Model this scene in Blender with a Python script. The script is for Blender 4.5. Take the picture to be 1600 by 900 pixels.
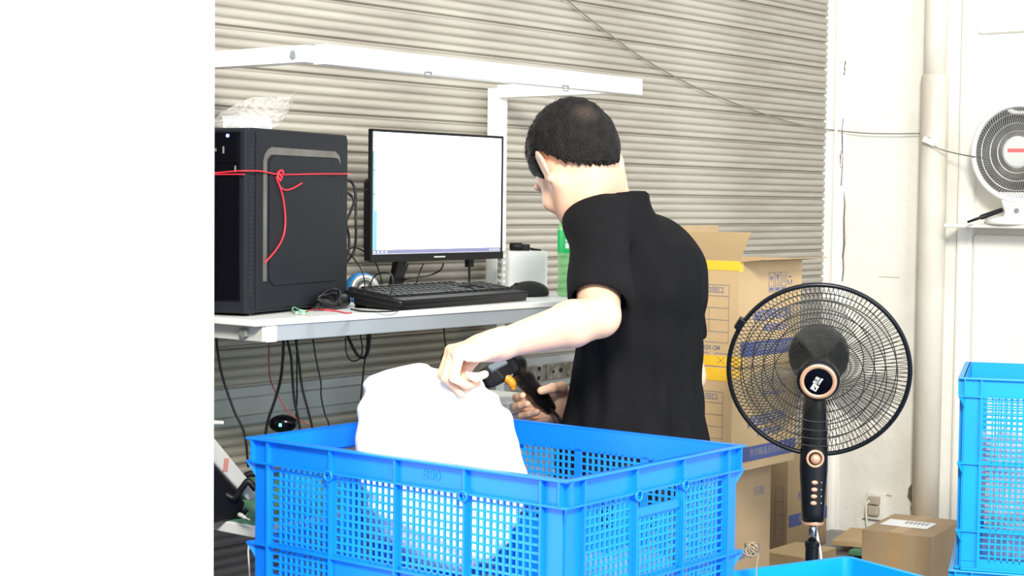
import bpy, math, random
import numpy as np
from mathutils import Vector, Matrix
random.seed(7); RNG = np.random.RandomState(5)
for o in list(bpy.data.objects): bpy.data.objects.remove(o, do_unlink=True)
SC = bpy.context.scene; COL = SC.collection
PI = math.pi; R = math.radians

# ---------------------------------------------------------------- camera
FPX = 2650.0; EYE = 1.15
pitch = R(-2.9); roll = 0.0110
fwd = Vector((0, math.cos(pitch), math.sin(pitch)))
X0 = Vector((1, 0, 0)); up0 = X0.cross(fwd)
rgt = X0*math.cos(roll) + up0*math.sin(roll)
upv = rgt.cross(fwd)
cd = bpy.data.cameras.new('camera'); cam = bpy.data.objects.new('camera', cd); COL.objects.link(cam)
cd.sensor_width = 36; cd.lens = 36*FPX/1600; cd.clip_start = .05
m = Matrix.Identity(4)
for i in range(3): m[i][0] = rgt[i]; m[i][1] = upv[i]; m[i][2] = -fwd[i]
m[0][3], m[1][3], m[2][3] = 0, 0, EYE
cam.matrix_world = m; SC.camera = cam

# ---------------------------------------------------------------- world, lights, exposure
SC.view_settings.view_transform = 'Standard'; SC.view_settings.look = 'None'
SC.view_settings.gamma = 1; SC.view_settings.exposure = 0.75
w = bpy.data.worlds.new('world'); SC.world = w; w.use_nodes = True
w.node_tree.nodes['Background'].inputs[0].default_value = (.93, .96, 1, 1)
w.node_tree.nodes['Background'].inputs[1].default_value = 0.72
def area(name, loc, target, size, power, col, sy=None):
    l = bpy.data.lights.new(name, 'AREA'); l.energy = power; l.color = col; l.size = size
    if sy: l.shape = 'RECTANGLE'; l.size_y = sy
    o = bpy.data.objects.new(name, l); COL.objects.link(o); o.location = loc
    d = Vector(target)-Vector(loc); o.rotation_euler = d.to_track_quat('-Z', 'Y').to_euler(); return o
area('ceiling_lamp_light', (.30, -.3, 2.9), (.3, 4.2, 1.1), .7, 185, (1, .95, .84))
area('daylight_doorway', (3.2, -1.5, 1.9), (.6, 4.2, .9), 2.2, 120, (.86, .94, 1), 2.6)

# ---------------------------------------------------------------- pixel / room frames
def P(px, py, Y):
    d = fwd*FPX + rgt*(px-800) - upv*(py-450)
    return Vector((0, 0, EYE)) + d*(Y/d.y)
def PZ(px, py, z):
    d = fwd*FPX + rgt*(px-800) - upv*(py-450)
    return Vector((0, 0, EYE)) + d*((z-EYE)/d.z)
U = Vector((.630, .7766, 0)); V = Vector((-.7766, .630, 0)); O0 = Vector((-.494, 3.25, 0))
RZ = math.atan2(U.y, U.x)
def W(u, v, z=0): return O0 + U*u + V*v + Vector((0, 0, z))
DESK = .918

# ---------------------------------------------------------------- materials
def mat(name, col, rough=.6, metal=0, col2=None, nscale=8, bump=0, bscale=40, emis=None, estr=0,
        trans=0, alpha=1, ior=1.45, coat=0, spec=.5, sss=0, lo=.35, hi=.65, stretch=None, transl=0):
    m = bpy.data.materials.new(name); m.use_nodes = True; nt = m.node_tree; b = nt.nodes['Principled BSDF']
    b.inputs['Base Color'].default_value = (*col, 1); b.inputs['Roughness'].default_value = rough
    b.inputs['Metallic'].default_value = metal; b.inputs['IOR'].default_value = ior
    b.inputs['Transmission Weight'].default_value = trans; b.inputs['Alpha'].default_value = alpha
    b.inputs['Coat Weight'].default_value = coat; b.inputs['Specular IOR Level'].default_value = spec
    if sss:
        b.inputs['Subsurface Weight'].default_value = sss; b.inputs['Subsurface Radius'].default_value = (.02, .008, .004)
        b.inputs['Subsurface Scale'].default_value = .5
    if emis: b.inputs['Emission Color'].default_value = (*emis, 1); b.inputs['Emission Strength'].default_value = estr
    tc = nt.nodes.new('ShaderNodeTexCoord'); vec = tc.outputs['Object']
    if stretch:
        mp = nt.nodes.new('ShaderNodeMapping'); mp.inputs['Scale'].default_value = stretch
        nt.links.new(vec, mp.inputs[0]); vec = mp.outputs[0]
    if col2 is None and not emis and not trans: col2 = tuple(c*.9 for c in col)
    if col2 is not None:
        n = nt.nodes.new('ShaderNodeTexNoise'); n.inputs['Scale'].default_value = nscale; n.inputs['Detail'].default_value = 6
        nt.links.new(vec, n.inputs['Vector'])
        r = nt.nodes.new('ShaderNodeValToRGB'); r.color_ramp.elements[0].position = lo; r.color_ramp.elements[1].position = hi
        r.color_ramp.elements[0].color = (*col2, 1); r.color_ramp.elements[1].color = (*col, 1)
        nt.links.new(n.outputs['Fac'], r.inputs[0]); nt.links.new(r.outputs[0], b.inputs['Base Color'])
    if bump:
        n = nt.nodes.new('ShaderNodeTexNoise'); n.inputs['Scale'].default_value = bscale; n.inputs['Detail'].default_value = 5
        nt.links.new(vec, n.inputs['Vector'])
        bp = nt.nodes.new('ShaderNodeBump'); bp.inputs['Strength'].default_value = bump; bp.inputs['Distance'].default_value = .01
        nt.links.new(n.outputs['Fac'], bp.inputs['Height']); nt.links.new(bp.outputs[0], b.inputs['Normal'])
    return m
M = {}
M['white_wall'] = mat('white_wall', (.86, .85, .82), .85, col2=(.80, .785, .74), nscale=2.2, bump=.15, bscale=60)
M['old_wall'] = mat('old_wall', (.80, .79, .73), .88, col2=(.66, .645, .58), nscale=2.6, bump=.25, bscale=35, lo=.28, hi=.52)
M['floor'] = mat('concrete', (.36, .35, .33), .8, col2=(.24, .235, .22), nscale=3, bump=.2)
M['shutter'] = mat('shutter_paint', (.46, .432, .375), .42, metal=.2, col2=(.35, .32, .275), nscale=2.4, bump=.12, bscale=14, stretch=(1, 6, 6))
M['shutter2'] = mat('shutter_paint_grey', (.47, .475, .45), .42, metal=.25, col2=(.38, .37, .34), nscale=2, bump=.1, bscale=14)
M['lock_strip'] = mat('lock_strip_steel', (.50, .53, .54), .4, metal=.3, col2=(.38, .40, .40), nscale=7)
M['rust'] = mat('old_steel', (.36, .36, .32), .5, metal=.4, col2=(.16, .14, .11), nscale=30)
M['dark_hole'] = mat('dark_hole', (.02, .02, .02), .9)
M['grime'] = mat('grime', (.22, .19, .15), .95, col2=(.10, .09, .07), nscale=30)
M['pipe'] = mat('old_pipe', (.74, .71, .63), .6, col2=(.56, .51, .43), nscale=5, bump=.2, bscale=20, lo=.3, hi=.5, stretch=(1, 1, .3))
M['white_paint'] = mat('white_powder_coat', (.88, .90, .88), .35, col2=(.84, .86, .84))
M['alu'] = mat('grey_powder_coat', (.36, .40, .43), .4, metal=.2, col2=(.33, .37, .40))
M['laminate'] = mat('white_laminate', (.80, .82, .80), .3, col2=(.76, .77, .74), nscale=4)
M['cream'] = mat('cream_plastic', (.78, .74, .60), .5)
M['grey_plastic'] = mat('grey_plastic', (.17, .18, .17), .5)
M['lgrey'] = mat('light_grey_plastic', (.52, .53, .50), .45)
M['pc'] = mat('black_steel', (.0125, .0145, .019), .55, col2=(.011, .013, .017), spec=.2)
M['pc_gloss'] = mat('black_gloss', (.002, .002, .004), .15, spec=.3)
M['black'] = mat('black_plastic', (.006, .006, .007), .38, spec=.35)
M['blackm'] = mat('black_matt_plastic', (.010, .010, .011), .6, spec=.3)
M['keys'] = mat('keycap_plastic', (.009, .009, .010), .5, spec=.3)
M['cable'] = mat('black_rubber', (.007, .007, .008), .45, spec=.35)
M['silver'] = mat('silver', (.62, .62, .60), .3, metal=.7, col2=(.4, .4, .38), nscale=12)
M['dull_silver'] = mat('dull_silver', (.20, .195, .185), .35, metal=.6, col2=(.13, .12, .11), nscale=12)
M['steel'] = mat('steel', (.6, .6, .6), .25, metal=1)
M['chrome'] = mat('chrome', (.75, .77, .78), .12, metal=1)
M['red'] = mat('red_cord', (.75, .03, .05), .5)
M['dark_red'] = mat('dark_red_wire', (.25, .03, .04), .5)
M['green_wire'] = mat('green_wire', (.25, .62, .40), .5)
M['white_wire'] = mat('white_wire', (.75, .75, .70), .5)
M['led'] = mat('blue_led', (.1, .2, 1), .3, emis=(.1, .25, 1), estr=12)
M['green_glint'] = mat('green_glint', (.1, .6, .45), .3, emis=(.2, .8, .55), estr=1.2)  # painted reflection on the oval gadget, glows without being a lamp
M['screen'] = mat('screen_white', (.9, .95, 1), .3, emis=(.95, .98, 1), estr=1.3)
M['screen_blue'] = mat('screen_pale_blue', (.05, .08, .09), .3, emis=(.36, .84, .95), estr=.5)
M['screen_bar'] = mat('screen_taskbar', (.05, .05, .08), .3, emis=(.34, .35, .60), estr=.5)
M['screen_icon'] = mat('screen_icon', (.1, .1, .1), .3, emis=(.9, .92, 1), estr=.5)
M['blue_plastic'] = mat('blue_crate_plastic', (.004, .205, .90), .33, col2=(.004, .18, .82), nscale=4, sss=0, bump=.06, bscale=25)
M['blue_mesh'] = mat('blue_crate_thin_plastic', (.006, .26, .95), .33, col2=(.006, .24, .88), nscale=4)
M['sky_mesh'] = mat('sky_blue_thin_plastic', (.004, .34, .84), .33, col2=(.004, .31, .78), nscale=4)
M['sky_plastic'] = mat('sky_blue_crate_plastic', (.002, .33, .80), .36, col2=(.002, .29, .74), nscale=4)
M['paper'] = mat('white_paper', (.85, .86, .84), .7)
M['white_box'] = mat('white_card', (.86, .87, .86), .5)
M['foam'] = mat('white_sheet', (.80, .82, .84), .8, col2=(.76, .78, .81), nscale=6, bump=.2, bscale=30)
M['speaker_blue'] = mat('bright_blue_plastic', (.01, .22, .62), .3)
M['carton'] = mat('carton_board', (.56, .40, .22), .8, col2=(.50, .35, .19), nscale=5, bump=.08, bscale=60)
M['carton_dark'] = mat('carton_board_dark', (.38, .27, .16), .85, col2=(.32, .23, .13), nscale=5)
M['carton_in'] = mat('carton_inside', (.42, .30, .17), .85)
M['tape_brown'] = mat('brown_tape', (.42, .28, .14), .35)
M['tape_yellow'] = mat('yellow_tape', (.85, .52, .04), .3, col2=(.78, .46, .04), nscale=12)
M['ink'] = mat('blue_ink', (.15, .16, .33), .8)
M['ink_grey'] = mat('grey_ink', (.20, .19, .25), .8)
M['band'] = mat('blue_print_band', (.075, .10, .27), .8, col2=(.06, .085, .23))
M['band_txt'] = mat('pale_print', (.30, .27, .28), .8)
M['pen'] = mat('black_marker', (.04, .035, .03), .8)
M['fan_black'] = mat('fan_black', (.006, .008, .012), .28, spec=.4)
M['guard'] = mat('guard_wire', (.030, .030, .026), .4)
M['blade'] = mat('smoky_blade', (.12, .12, .11), .3, alpha=.28)
M['copper'] = mat('rose_copper', (.72, .42, .28), .32, metal=.35, col2=(.68, .39, .26))
M['white_print'] = mat('white_print', (.85, .87, .87), .5)
M['fan_white'] = mat('fan_white', (.82, .82, .78), .35)
M['refl'] = mat('reflector', (.26, .25, .23), .28, metal=.7, col2=(.15, .14, .13), nscale=9)
M['red_print'] = mat('red_print', (.55, .10, .10), .5)
M['orange'] = mat('orange_plastic', (.95, .30, .02), .3)
M['window'] = mat('scanner_window', (.16, .19, .21), .12)
M['skin'] = mat('skin', (.80, .52, .37), .5, col2=(.74, .45, .31), nscale=14, sss=.25, bump=.05, bscale=120)
M['hair'] = mat('black_hair', (.006, .005, .005), .6, col2=(.012, .010, .009), nscale=60, bump=.6, bscale=260, spec=.25)
M['scalp'] = mat('scalp', (.10, .075, .06), .6)
M['shirt'] = mat('black_cloth', (.0085, .0085, .0100), .9, col2=(.007, .007, .008), nscale=20, bump=.15, bscale=260, spec=.12)
M['pants'] = mat('dark_cloth', (.018, .019, .024), .9)
M['shoe'] = mat('shoe_rubber', (.03, .03, .03), .6)
M['eye'] = mat('eye_white', (.8, .8, .78), .2)
M['iris'] = mat('iris', (.03, .02, .015), .2)
M['lip'] = mat('lip', (.50, .22, .18), .5)
M['wood'] = mat('stool_wood', (.35, .22, .12), .6)
M['bottle'] = mat('green_pet', (.22, .75, .22), .1, alpha=.5, spec=.9, col2=(.16, .6, .17), nscale=60)
M['bottle_label'] = mat('green_label', (.01, .50, .12), .35, col2=(.01, .44, .10))
M['cap'] = mat('green_cap', (.02, .5, .12), .4)
M['clear'] = mat('clear_film', (.66, .65, .62), .12, alpha=.34, spec=.9, bump=.6, bscale=25)
M['clear_bag'] = mat('clear_bag', (.72, .78, .84), .15, alpha=.42, spec=.8, bump=.8, bscale=40)
M['green_sheet'] = mat('green_sheet', (.10, .26, .16), .7, col2=(.07, .20, .12))
M['twine'] = mat('straw_twine', (.34, .27, .17), .9)
M['wire'] = mat('grey_wire', (.20, .19, .17), .6)
M['plug'] = mat('old_socket_plastic', (.46, .40, .32), .6)
M['glass_dark'] = mat('dark_glass', (.03, .035, .04), .1)

# ---------------------------------------------------------------- mesh helpers
class MB:
    def __init__(s): s.v = []; s.f = []
    def add(s, vs, fs):
        n = len(s.v); s.v += [tuple(v) for v in vs]; s.f += [tuple(i+n for i in f) for f in fs]; return s
    def box(s, x0, x1, y0, y1, z0, z1, mtx=None):
        vs = [Vector(p) for p in ((x0,y0,z0),(x1,y0,z0),(x1,y1,z0),(x0,y1,z0),(x0,y0,z1),(x1,y0,z1),(x1,y1,z1),(x0,y1,z1))]
        if mtx: vs = [mtx@v for v in vs]
        return s.add(vs, [(0,3,2,1),(4,5,6,7),(0,1,5,4),(1,2,6,5),(2,3,7,6),(3,0,4,7)])
    def tube(s, pts, r, seg=8, cap=True):
        pts = [Vector(p) for p in pts]; n = len(pts); rs = r if isinstance(r, (list, tuple)) else [r]*n
        prev = None; rings = []
        for i, p in enumerate(pts):
            t = (pts[min(i+1, n-1)]-pts[max(i-1, 0)])
            t = t.normalized() if t.length > 1e-9 else Vector((0, 0, 1))
            if prev is None:
                a = Vector((0, 0, 1)) if abs(t.z) < .9 else Vector((1, 0, 0)); a = t.cross(a).normalized()
            else:
                a = prev - t*prev.dot(t); a = a.normalized() if a.length > 1e-6 else t.orthogonal().normalized()
            prev = a; b = t.cross(a)
            rings.append([p+(a*math.cos(2*PI*k/seg)+b*math.sin(2*PI*k/seg))*rs[i] for k in range(seg)])
        vs = [q for rg in rings for q in rg]; fs = []
        for i in range(n-1):
            for k in range(seg):
                k2 = (k+1) % seg; fs.append((i*seg+k, i*seg+k2, (i+1)*seg+k2, (i+1)*seg+k))
        if cap: fs.append(tuple(range(seg-1, -1, -1))); fs.append(tuple((n-1)*seg+k for k in range(seg)))
        return s.add(vs, fs)
    def lathe(s, prof, seg=32, mtx=None, cap=True):      # prof: (r, z)
        vs = []; fs = []
        for r, z in prof:
            for k in range(seg):
                a = 2*PI*k/seg; p = Vector((r*math.cos(a), r*math.sin(a), z)); vs.append(mtx@p if mtx else p)
        for i in range(len(prof)-1):
            for k in range(seg):
                k2 = (k+1) % seg; fs.append((i*seg+k, i*seg+k2, (i+1)*seg+k2, (i+1)*seg+k))
        if cap:
            fs.append(tuple(range(seg-1, -1, -1))); fs.append(tuple((len(prof)-1)*seg+k for k in range(seg)))
        return s.add(vs, fs)
    def prism(s, poly, z0, z1, mtx=None):
        n = len(poly); vs = [Vector((x, y, z0)) for x, y in poly]+[Vector((x, y, z1)) for x, y in poly]
        if mtx: vs = [mtx@v for v in vs]
        fs = [tuple(range(n-1, -1, -1)), tuple(range(n, 2*n))]+[(i, (i+1) % n, n+(i+1) % n, n+i) for i in range(n)]
        return s.add(vs, fs)
    def ring(s, c, rad, r, mtx=None, n=48, seg=6):       # torus in local xy-plane
        vs = []; fs = []
        for i in range(n):
            a = 2*PI*i/n
            for k in range(seg):
                b = 2*PI*k/seg; p = Vector(((rad+r*math.cos(b))*math.cos(a)+c[0], (rad+r*math.cos(b))*math.sin(a)+c[1], c[2]+r*math.sin(b)))
                vs.append(mtx@p if mtx else p)
        for i in range(n):
            for k in range(seg):
                i2 = (i+1) % n; k2 = (k+1) % seg; fs.append((i*seg+k, i2*seg+k, i2*seg+k2, i*seg+k2))
        return s.add(vs, fs)
    def build(s, name, material, parent=None, smooth=False, bevel=0, label=None, seg=2):
        me = bpy.data.meshes.new(name); me.from_pydata(s.v, [], s.f); me.update()
        me.materials.append(M[material] if isinstance(material, str) else material)
        if smooth: me.polygons.foreach_set('use_smooth', [True]*len(me.polygons))
        o = bpy.data.objects.new(name, me); COL.objects.link(o)
        if parent: o.parent = parent
        if bevel:
            b = o.modifiers.new('bevel', 'BEVEL'); b.width = bevel; b.segments = seg; b.limit_method = 'ANGLE'; b.angle_limit = R(40)
        if label: o['label'] = label
        return o
def thing(name, label, cat, loc=(0, 0, 0), rz=0, group=None):
    o = bpy.data.objects.new(name, None); COL.objects.link(o); o.location = loc; o.rotation_euler = (0, 0, rz)
    o.empty_display_size = .05
    o['label'] = label; o['category'] = cat
    if group: o['group'] = group
    return o
def tag(o, label, cat, group=None):
    o['label'] = label; o['category'] = cat
    if group: o['group'] = group
    return o
def structure(o, label=None):
    o['kind'] = 'structure'
    if label: o['label'] = label
    return o
def spline(pts, n=8):
    pts = [Vector(p) for p in pts]; out = []
    q = [pts[0]*2-pts[1]]+pts+[pts[-1]*2-pts[-2]]
    for i in range(1, len(q)-2):
        for k in range(n):
            t = k/n; a, b, c, d = q[i-1:i+3]
            out.append(.5*((2*b)+(c-a)*t+(2*a-5*b+4*c-d)*t*t+(3*b-a-3*c+d)*t**3))
    out.append(pts[-1]); return out
def text(s, size, mtx, material, parent, name='lettering', depth=.0004, bold=0, label=None, sx=1):
    cu = bpy.data.curves.new(name, 'FONT'); cu.body = s; cu.size = size; cu.extrude = depth; cu.offset = bold
    cu.align_x = 'CENTER'; cu.align_y = 'CENTER'; cu.resolution_u = 3
    to = bpy.data.objects.new(name, cu); COL.objects.link(to)
    dg = bpy.context.evaluated_depsgraph_get()
    me = bpy.data.meshes.new_from_object(to.evaluated_get(dg)); bpy.data.objects.remove(to)
    me.transform(mtx@Matrix.Diagonal((sx, 1, 1, 1))); me.name = name; me.materials.clear(); me.materials.append(M[material])
    o = bpy.data.objects.new(name, me); COL.objects.link(o); o.parent = parent
    if label: o['label'] = label
    return o
def frame(o, x, y):                                       # matrix with local x, y, z = x cross y at o
    x = Vector(x).normalized(); y = Vector(y); y = (y-x*y.dot(x)).normalized(); z = x.cross(y)
    m = Matrix.Identity(4)
    for i in range(3): m[i][0] = x[i]; m[i][1] = y[i]; m[i][2] = z[i]; m[i][3] = o[i]
    return m

# ---------------------------------------------------------------- signed-distance solid (organic shapes)
class SDF:
    def __init__(s, lo, hi, h):
        s.lo = np.array(lo, float); s.h = h; s.n = np.ceil((np.array(hi)-s.lo)/h).astype(int)+1
        s.g = np.full(s.n, .05, np.float32)
    def _blk(s, lo, hi, mgn):
        a = np.clip(((np.array(lo)-mgn-s.lo)/s.h).astype(int), 0, s.n-1); b = np.clip(((np.array(hi)+mgn-s.lo)/s.h).astype(int)+2, 1, s.n)
        sl = tuple(slice(a[i], b[i]) for i in range(3))
        ax = [s.lo[i]+s.h*np.arange(a[i], b[i]) for i in range(3)]
        return sl, ax[0][:, None, None], ax[1][None, :, None], ax[2][None, None, :]
    def _mix(s, sl, d, k, sub=False):
        g = s.g[sl]
        if sub:
            e = -d; hh = np.clip(.5-.5*(g-e)/k, 0, 1); s.g[sl] = g*(1-hh)+e*hh+k*hh*(1-hh)
        elif k <= 0: s.g[sl] = np.minimum(g, d)
        else:
            hh = np.clip(.5+.5*(g-d)/k, 0, 1); s.g[sl] = (g*(1-hh)+d*hh-k*hh*(1-hh)).astype(np.float32)
    def cone(s, a, ra, b, rb, k=.02, sub=False):
        a = np.array(a, float); b = np.array(b, float); rm = max(ra, rb)
        sl, x, y, z = s._blk(np.minimum(a, b), np.maximum(a, b), rm+k+.03)
        ab = b-a; L = max(float(ab@ab), 1e-9)
        t = np.clip(((x-a[0])*ab[0]+(y-a[1])*ab[1]+(z-a[2])*ab[2])/L, 0, 1)
        d = np.sqrt((x-a[0]-t*ab[0])**2+(y-a[1]-t*ab[1])**2+(z-a[2]-t*ab[2])**2)-(ra+t*(rb-ra))
        s._mix(sl, d, k, sub); return s
    def ell(s, c, ax, rad, k=.02, sub=False):             # ax: 3 unit vectors
        c = np.array(c, float); rm = max(rad); sl, x, y, z = s._blk(c, c, rm+k+.03)
        k0 = 0; k1 = 0
        for e, r in zip(ax, rad):
            p = (x-c[0])*e[0]+(y-c[1])*e[1]+(z-c[2])*e[2]; k0 = k0+(p/r)**2; k1 = k1+(p/(r*r))**2
        k0 = np.sqrt(k0); k1 = np.sqrt(k1)+1e-9
        s._mix(sl, k0*(k0-1)/k1, k, sub); return s
    def rbox(s, c, ax, half, r, k=.02):
        c = np.array(c, float); rm = float(np.linalg.norm(half))+r; sl, x, y, z = s._blk(c, c, rm+k+.02)
        q = [np.abs((x-c[0])*e[0]+(y-c[1])*e[1]+(z-c[2])*e[2])-hf for e, hf in zip(ax, half)]
        d = np.sqrt(sum(np.maximum(a, 0)**2 for a in q))+np.minimum(np.maximum(q[0], np.maximum(q[1], q[2])), 0)-r
        s._mix(sl, d, k); return s
    def pts(s):
        return tuple(s.lo[i]+s.h*np.arange(s.n[i]).reshape([-1 if j == i else 1 for j in range(3)]) for i in range(3))
    def mesh(s, name, material, parent, label=None, smooth=1):
        g = s.g; n = s.n; g[0] = g[-1] = .05; g[:, 0] = g[:, -1] = .05; g[:, :, 0] = g[:, :, -1] = .05
        ins = g < 0
        c = sum(ins[i:n[0]-1+i, j:n[1]-1+j, k:n[2]-1+k].astype(np.int8) for i in (0, 1) for j in (0, 1) for k in (0, 1))
        idx = np.argwhere((c > 0) & (c < 8)); ids = np.full(np.array(n)-1, -1, np.int32); ids[tuple(idx.T)] = np.arange(len(idx))
        acc = np.zeros((len(idx), 3)); cnt = np.zeros(len(idx))
        for axis in range(3):
            for o1 in (0, 1):
                for o2 in (0, 1):
                    off = [0, 0, 0]; oth = [a for a in range(3) if a != axis]; off[oth[0]] = o1; off[oth[1]] = o2
                    A = idx+off; B = A.copy(); B[:, axis] += 1
                    ga = g[tuple(A.T)]; gb = g[tuple(B.T)]; mk = (ga < 0) != (gb < 0)
                    t = ga[mk]/(ga[mk]-gb[mk]); p = A[mk].astype(float); p[:, axis] += t
                    acc[mk] += p; cnt[mk] += 1
        vs = s.lo+(acc/cnt[:, None])*s.h; F = []
        for axis in range(3):
            a, b = [(1, 2), (2, 0), (0, 1)][axis]
            lo_ = [slice(None)]*3; hi_ = [slice(None)]*3; lo_[axis] = slice(0, -1); hi_[axis] = slice(1, None)
            x1 = ins[tuple(lo_)]; x2 = ins[tuple(hi_)]; E = np.argwhere(x1 != x2); dirn = x1[tuple(E.T)]
            def gi(da, db):
                q = E.copy(); q[:, a] -= da; q[:, b] -= db; return ids[tuple(q.T)]
            q = np.stack([gi(1, 1), gi(0, 1), gi(0, 0), gi(1, 0)], 1); q[~dirn] = q[~dirn][:, ::-1]; F.append(q)
        F = np.concatenate(F)
        for _ in range(smooth):                           # light Laplacian smoothing
            su = np.zeros_like(vs); ct = np.zeros(len(vs))
            for i in range(4):
                np.add.at(su, F[:, i], vs[F[:, (i+1) % 4]]); np.add.at(ct, F[:, i], 1)
            vs = vs*.4+.6*su/np.maximum(ct, 1)[:, None]
        me = bpy.data.meshes.new(name); me.vertices.add(len(vs)); me.vertices.foreach_set('co', vs.astype(np.float32).ravel())
        me.loops.add(len(F)*4); me.loops.foreach_set('vertex_index', F.astype(np.int32).ravel())
        me.polygons.add(len(F)); me.polygons.foreach_set('loop_start', np.arange(0, len(F)*4, 4, dtype=np.int32))
        me.polygons.foreach_set('loop_total', np.full(len(F), 4, np.int32)); me.update(calc_edges=True); me.validate()
        me.polygons.foreach_set('use_smooth', [True]*len(me.polygons)); me.materials.append(M[material])
        o = bpy.data.objects.new(name, me); COL.objects.link(o)
        if parent: o.parent = parent
        if label: o['label'] = label
        return o

# ================================================================ SETTING
fl = MB(); fl.box(-5, 6, -3, 9, -.1, 0); structure(fl.build('floor', 'floor'))
# left partition: near the camera, its end hides the left end of the desk
wl = MB(); wl.box(-3.2, -.348, -.284, -.134, 0, 2.6)
wl_o = structure(wl.build('wall_left', 'white_wall')); wl_o.location = O0; wl_o.rotation_euler = (0, 0, RZ)
for (px, py, w_, h_) in ((5, 438, .030, .0012), (14, 507, .036, .007), (16, 498, .02, .0012), (156, 628, .0015, .012), (160, 696, .003, .004), (72, 425, .002, .0015)):
    d = P(px, py, 1); dd = d-Vector((0, 0, EYE)); o_ = Vector((0, 0, EYE)); nV = -V
    t = ((O0+V*(-.2845))-o_).dot(V)/dd.dot(V); q = o_+dd*t
    g = MB(); g.box(-w_/2, w_/2, -.0004, .0004, -h_/2, h_/2)
    so = g.build('scuff_mark', M['old_wall'] if h_ > .006 else M['plug'], None); so.parent = wl_o
    loc = Matrix.Rotation(-RZ, 4, 'Z')@(q-O0); so.location = loc; so.rotation_euler = (0, R(4), 0)
# back wall above / around shutter and right wall
def room(name, label=None):
    e = bpy.data.objects.new(name, None); COL.objects.link(e); e.location = O0; e.rotation_euler = (0, 0, RZ); return e
UC = 3.158; VS = .499
wb = MB(); wb.box(-3.4, UC+.3, VS+.06, VS+.16, 0, 2.75); wo = structure(wb.build('wall_back', 'old_wall')); wo.location = O0; wo.rotation_euler = (0, 0, RZ)
# roller shutter, slat by slat
sh = room('door_1'); structure(sh, 'grey-beige corrugated metal roller shutter behind the desk')
PIT = .0908
def slat_mesh(kind):
    v = []; n = 24; x0, x1 = -3.2, UC-.012
    prof = []
    for i in range(n+1):
        z = PIT*i/n; ph = (z/PIT*4) % 1
        d = .0075*abs(math.sin(PI*z/PIT*4))**.55
        if z < .004 or z > PIT-.003: d = -.004
        prof.append((d, z))
    if kind: prof = [(-.003, 0), (.0005, .004), (.001, .022), (.006, .026), (.0062, .064), (.001, .068), (.0005, PIT-.003), (-.003, PIT)]
    vs = []; fs = []
    for d, z in prof: vs += [(x0, VS-d, z), (x1, VS-d, z)]
    for i in range(len(prof)-1): fs.append((2*i, 2*i+1, 2*i+3, 2*i+2))
    k = len(vs); vs += [(x0, VS+.012, 0), (x1, VS+.012, 0), (x1, VS+.012, PIT), (x0, VS+.012, PIT)]
    fs += [(k+1, k, k+3, k+2)]
    me = bpy.data.meshes.new('slat'); me.from_pydata(vs, [], fs); me.update(); me.materials.append(M['lock_strip'] if kind else M['shutter']); return me
ms = [slat_mesh(0), slat_mesh(1)]
ZLOCK = None
z_joint = P(1288, 69.5, 6.017).z
k0 = z_joint-PIT*math.floor(z_joint/PIT)
zz = k0-PIT
idx = 0
while zz < 2.5:
    zc = zz+PIT/2; isl = abs(zc-(EYE-.447)) < PIT/2
    if zc > 0:
        s_ = bpy.data.objects.new('slat', ms[1] if isl else ms[0]); COL.objects.link(s_); s_.parent = sh; s_.location = (0, RNG.uniform(-.0006, .0006), zz)
        if isl: s_['label'] = 'flat grey lock slat'; ZLOCK = zz
    zz += PIT; idx += 1
# lock on the flat slat
s0_ = (862-800)/FPX; c00 = O0+V*VS; ul = (s0_*c00.y-c00.x)/(U.x-s0_*U.y)-.06
lk = MB(); lk.box(ul-.13, ul+.25, VS-.013, VS-.006, ZLOCK+.022, ZLOCK+.068); lo = lk.build('lock_plate', 'rust', sh, bevel=.002)
lk = MB()
for (a, b, c, d_) in ((-.09, -.03, .03, .06), (.02, .03, .026, .064), (.12, .2, .028, .034), (-.05, -.045, .026, .064)): lk.box(ul+a, ul+b, VS-.018, VS-.0125, ZLOCK+c, ZLOCK+d_)
lk.build('lock_bolt', 'rust', lo)
lk = MB()
for a, c, r_ in ((-.012, .032, .006), (-.01, .058, .006), (.09, .047, .007), (.055, .045, .004)): lk.lathe([(r_, 0), (r_, .002)], 12, Matrix.Translation((ul+a, VS-.0135, ZLOCK+c))@Matrix.Rotation(R(90), 4, 'X'))
lk.build('keyhole', 'dark_hole', lo)
# lift handle / bars on the strip to the left
# guide rail and right wall
tr = MB(); tr.box(UC-.02, UC+.0, VS-.05, VS+.02, 0, 2.6); tr.box(UC-.03, UC-.018, VS-.052, VS-.045, 0, 2.6)
t1 = structure(tr.build('trim_1', 'white_wall'), 'white vertical guide rail of the shutter'); t1.location = O0; t1.rotation_euler = (0, 0, RZ)
wr = room('wall_right'); structure(wr)
def WR(px):                                              # v coordinate on the right wall (plane u = UC) seen at pixel column px
    s_ = (px-800)/FPX; c0 = O0+U*UC                      # (c0 + V v)
    return (s_*c0.y-c0.x)/(V.x-s_*V.y)
def WRz(px, py): v = WR(px); p = O0+U*UC+V*v; return P(px, py, p.y).z
v1 = WR(1316); v2 = WR(1440); v3 = WR(1492)
a = MB(); a.box(UC, UC+.2, v1, VS+.1, 0, 2.6); a.build('wall_panel', 'white_wall', wr)
a = MB(); a.box(UC+.006, UC+.2, v3, v1, 0, 2.6); a.build('wall_panel', 'old_wall', wr)
a = MB(); a.box(UC+.018, UC+.2, -3.0, v3-.001, 0, 2.6); a.build('wall_panel', 'old_wall', wr)
vn = WR(1518); zl = WRz(1540, 52)
a = MB(); a.box(UC-.004, UC+.05, -3.0, vn, zl, 2.6); a.box(UC-.004, UC+.05, vn-.0005, v3-.001, 0, 2.6); a.box(UC-.004, UC+.05, -3, vn, 0, WRz(1540, 352)-.03)
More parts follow.
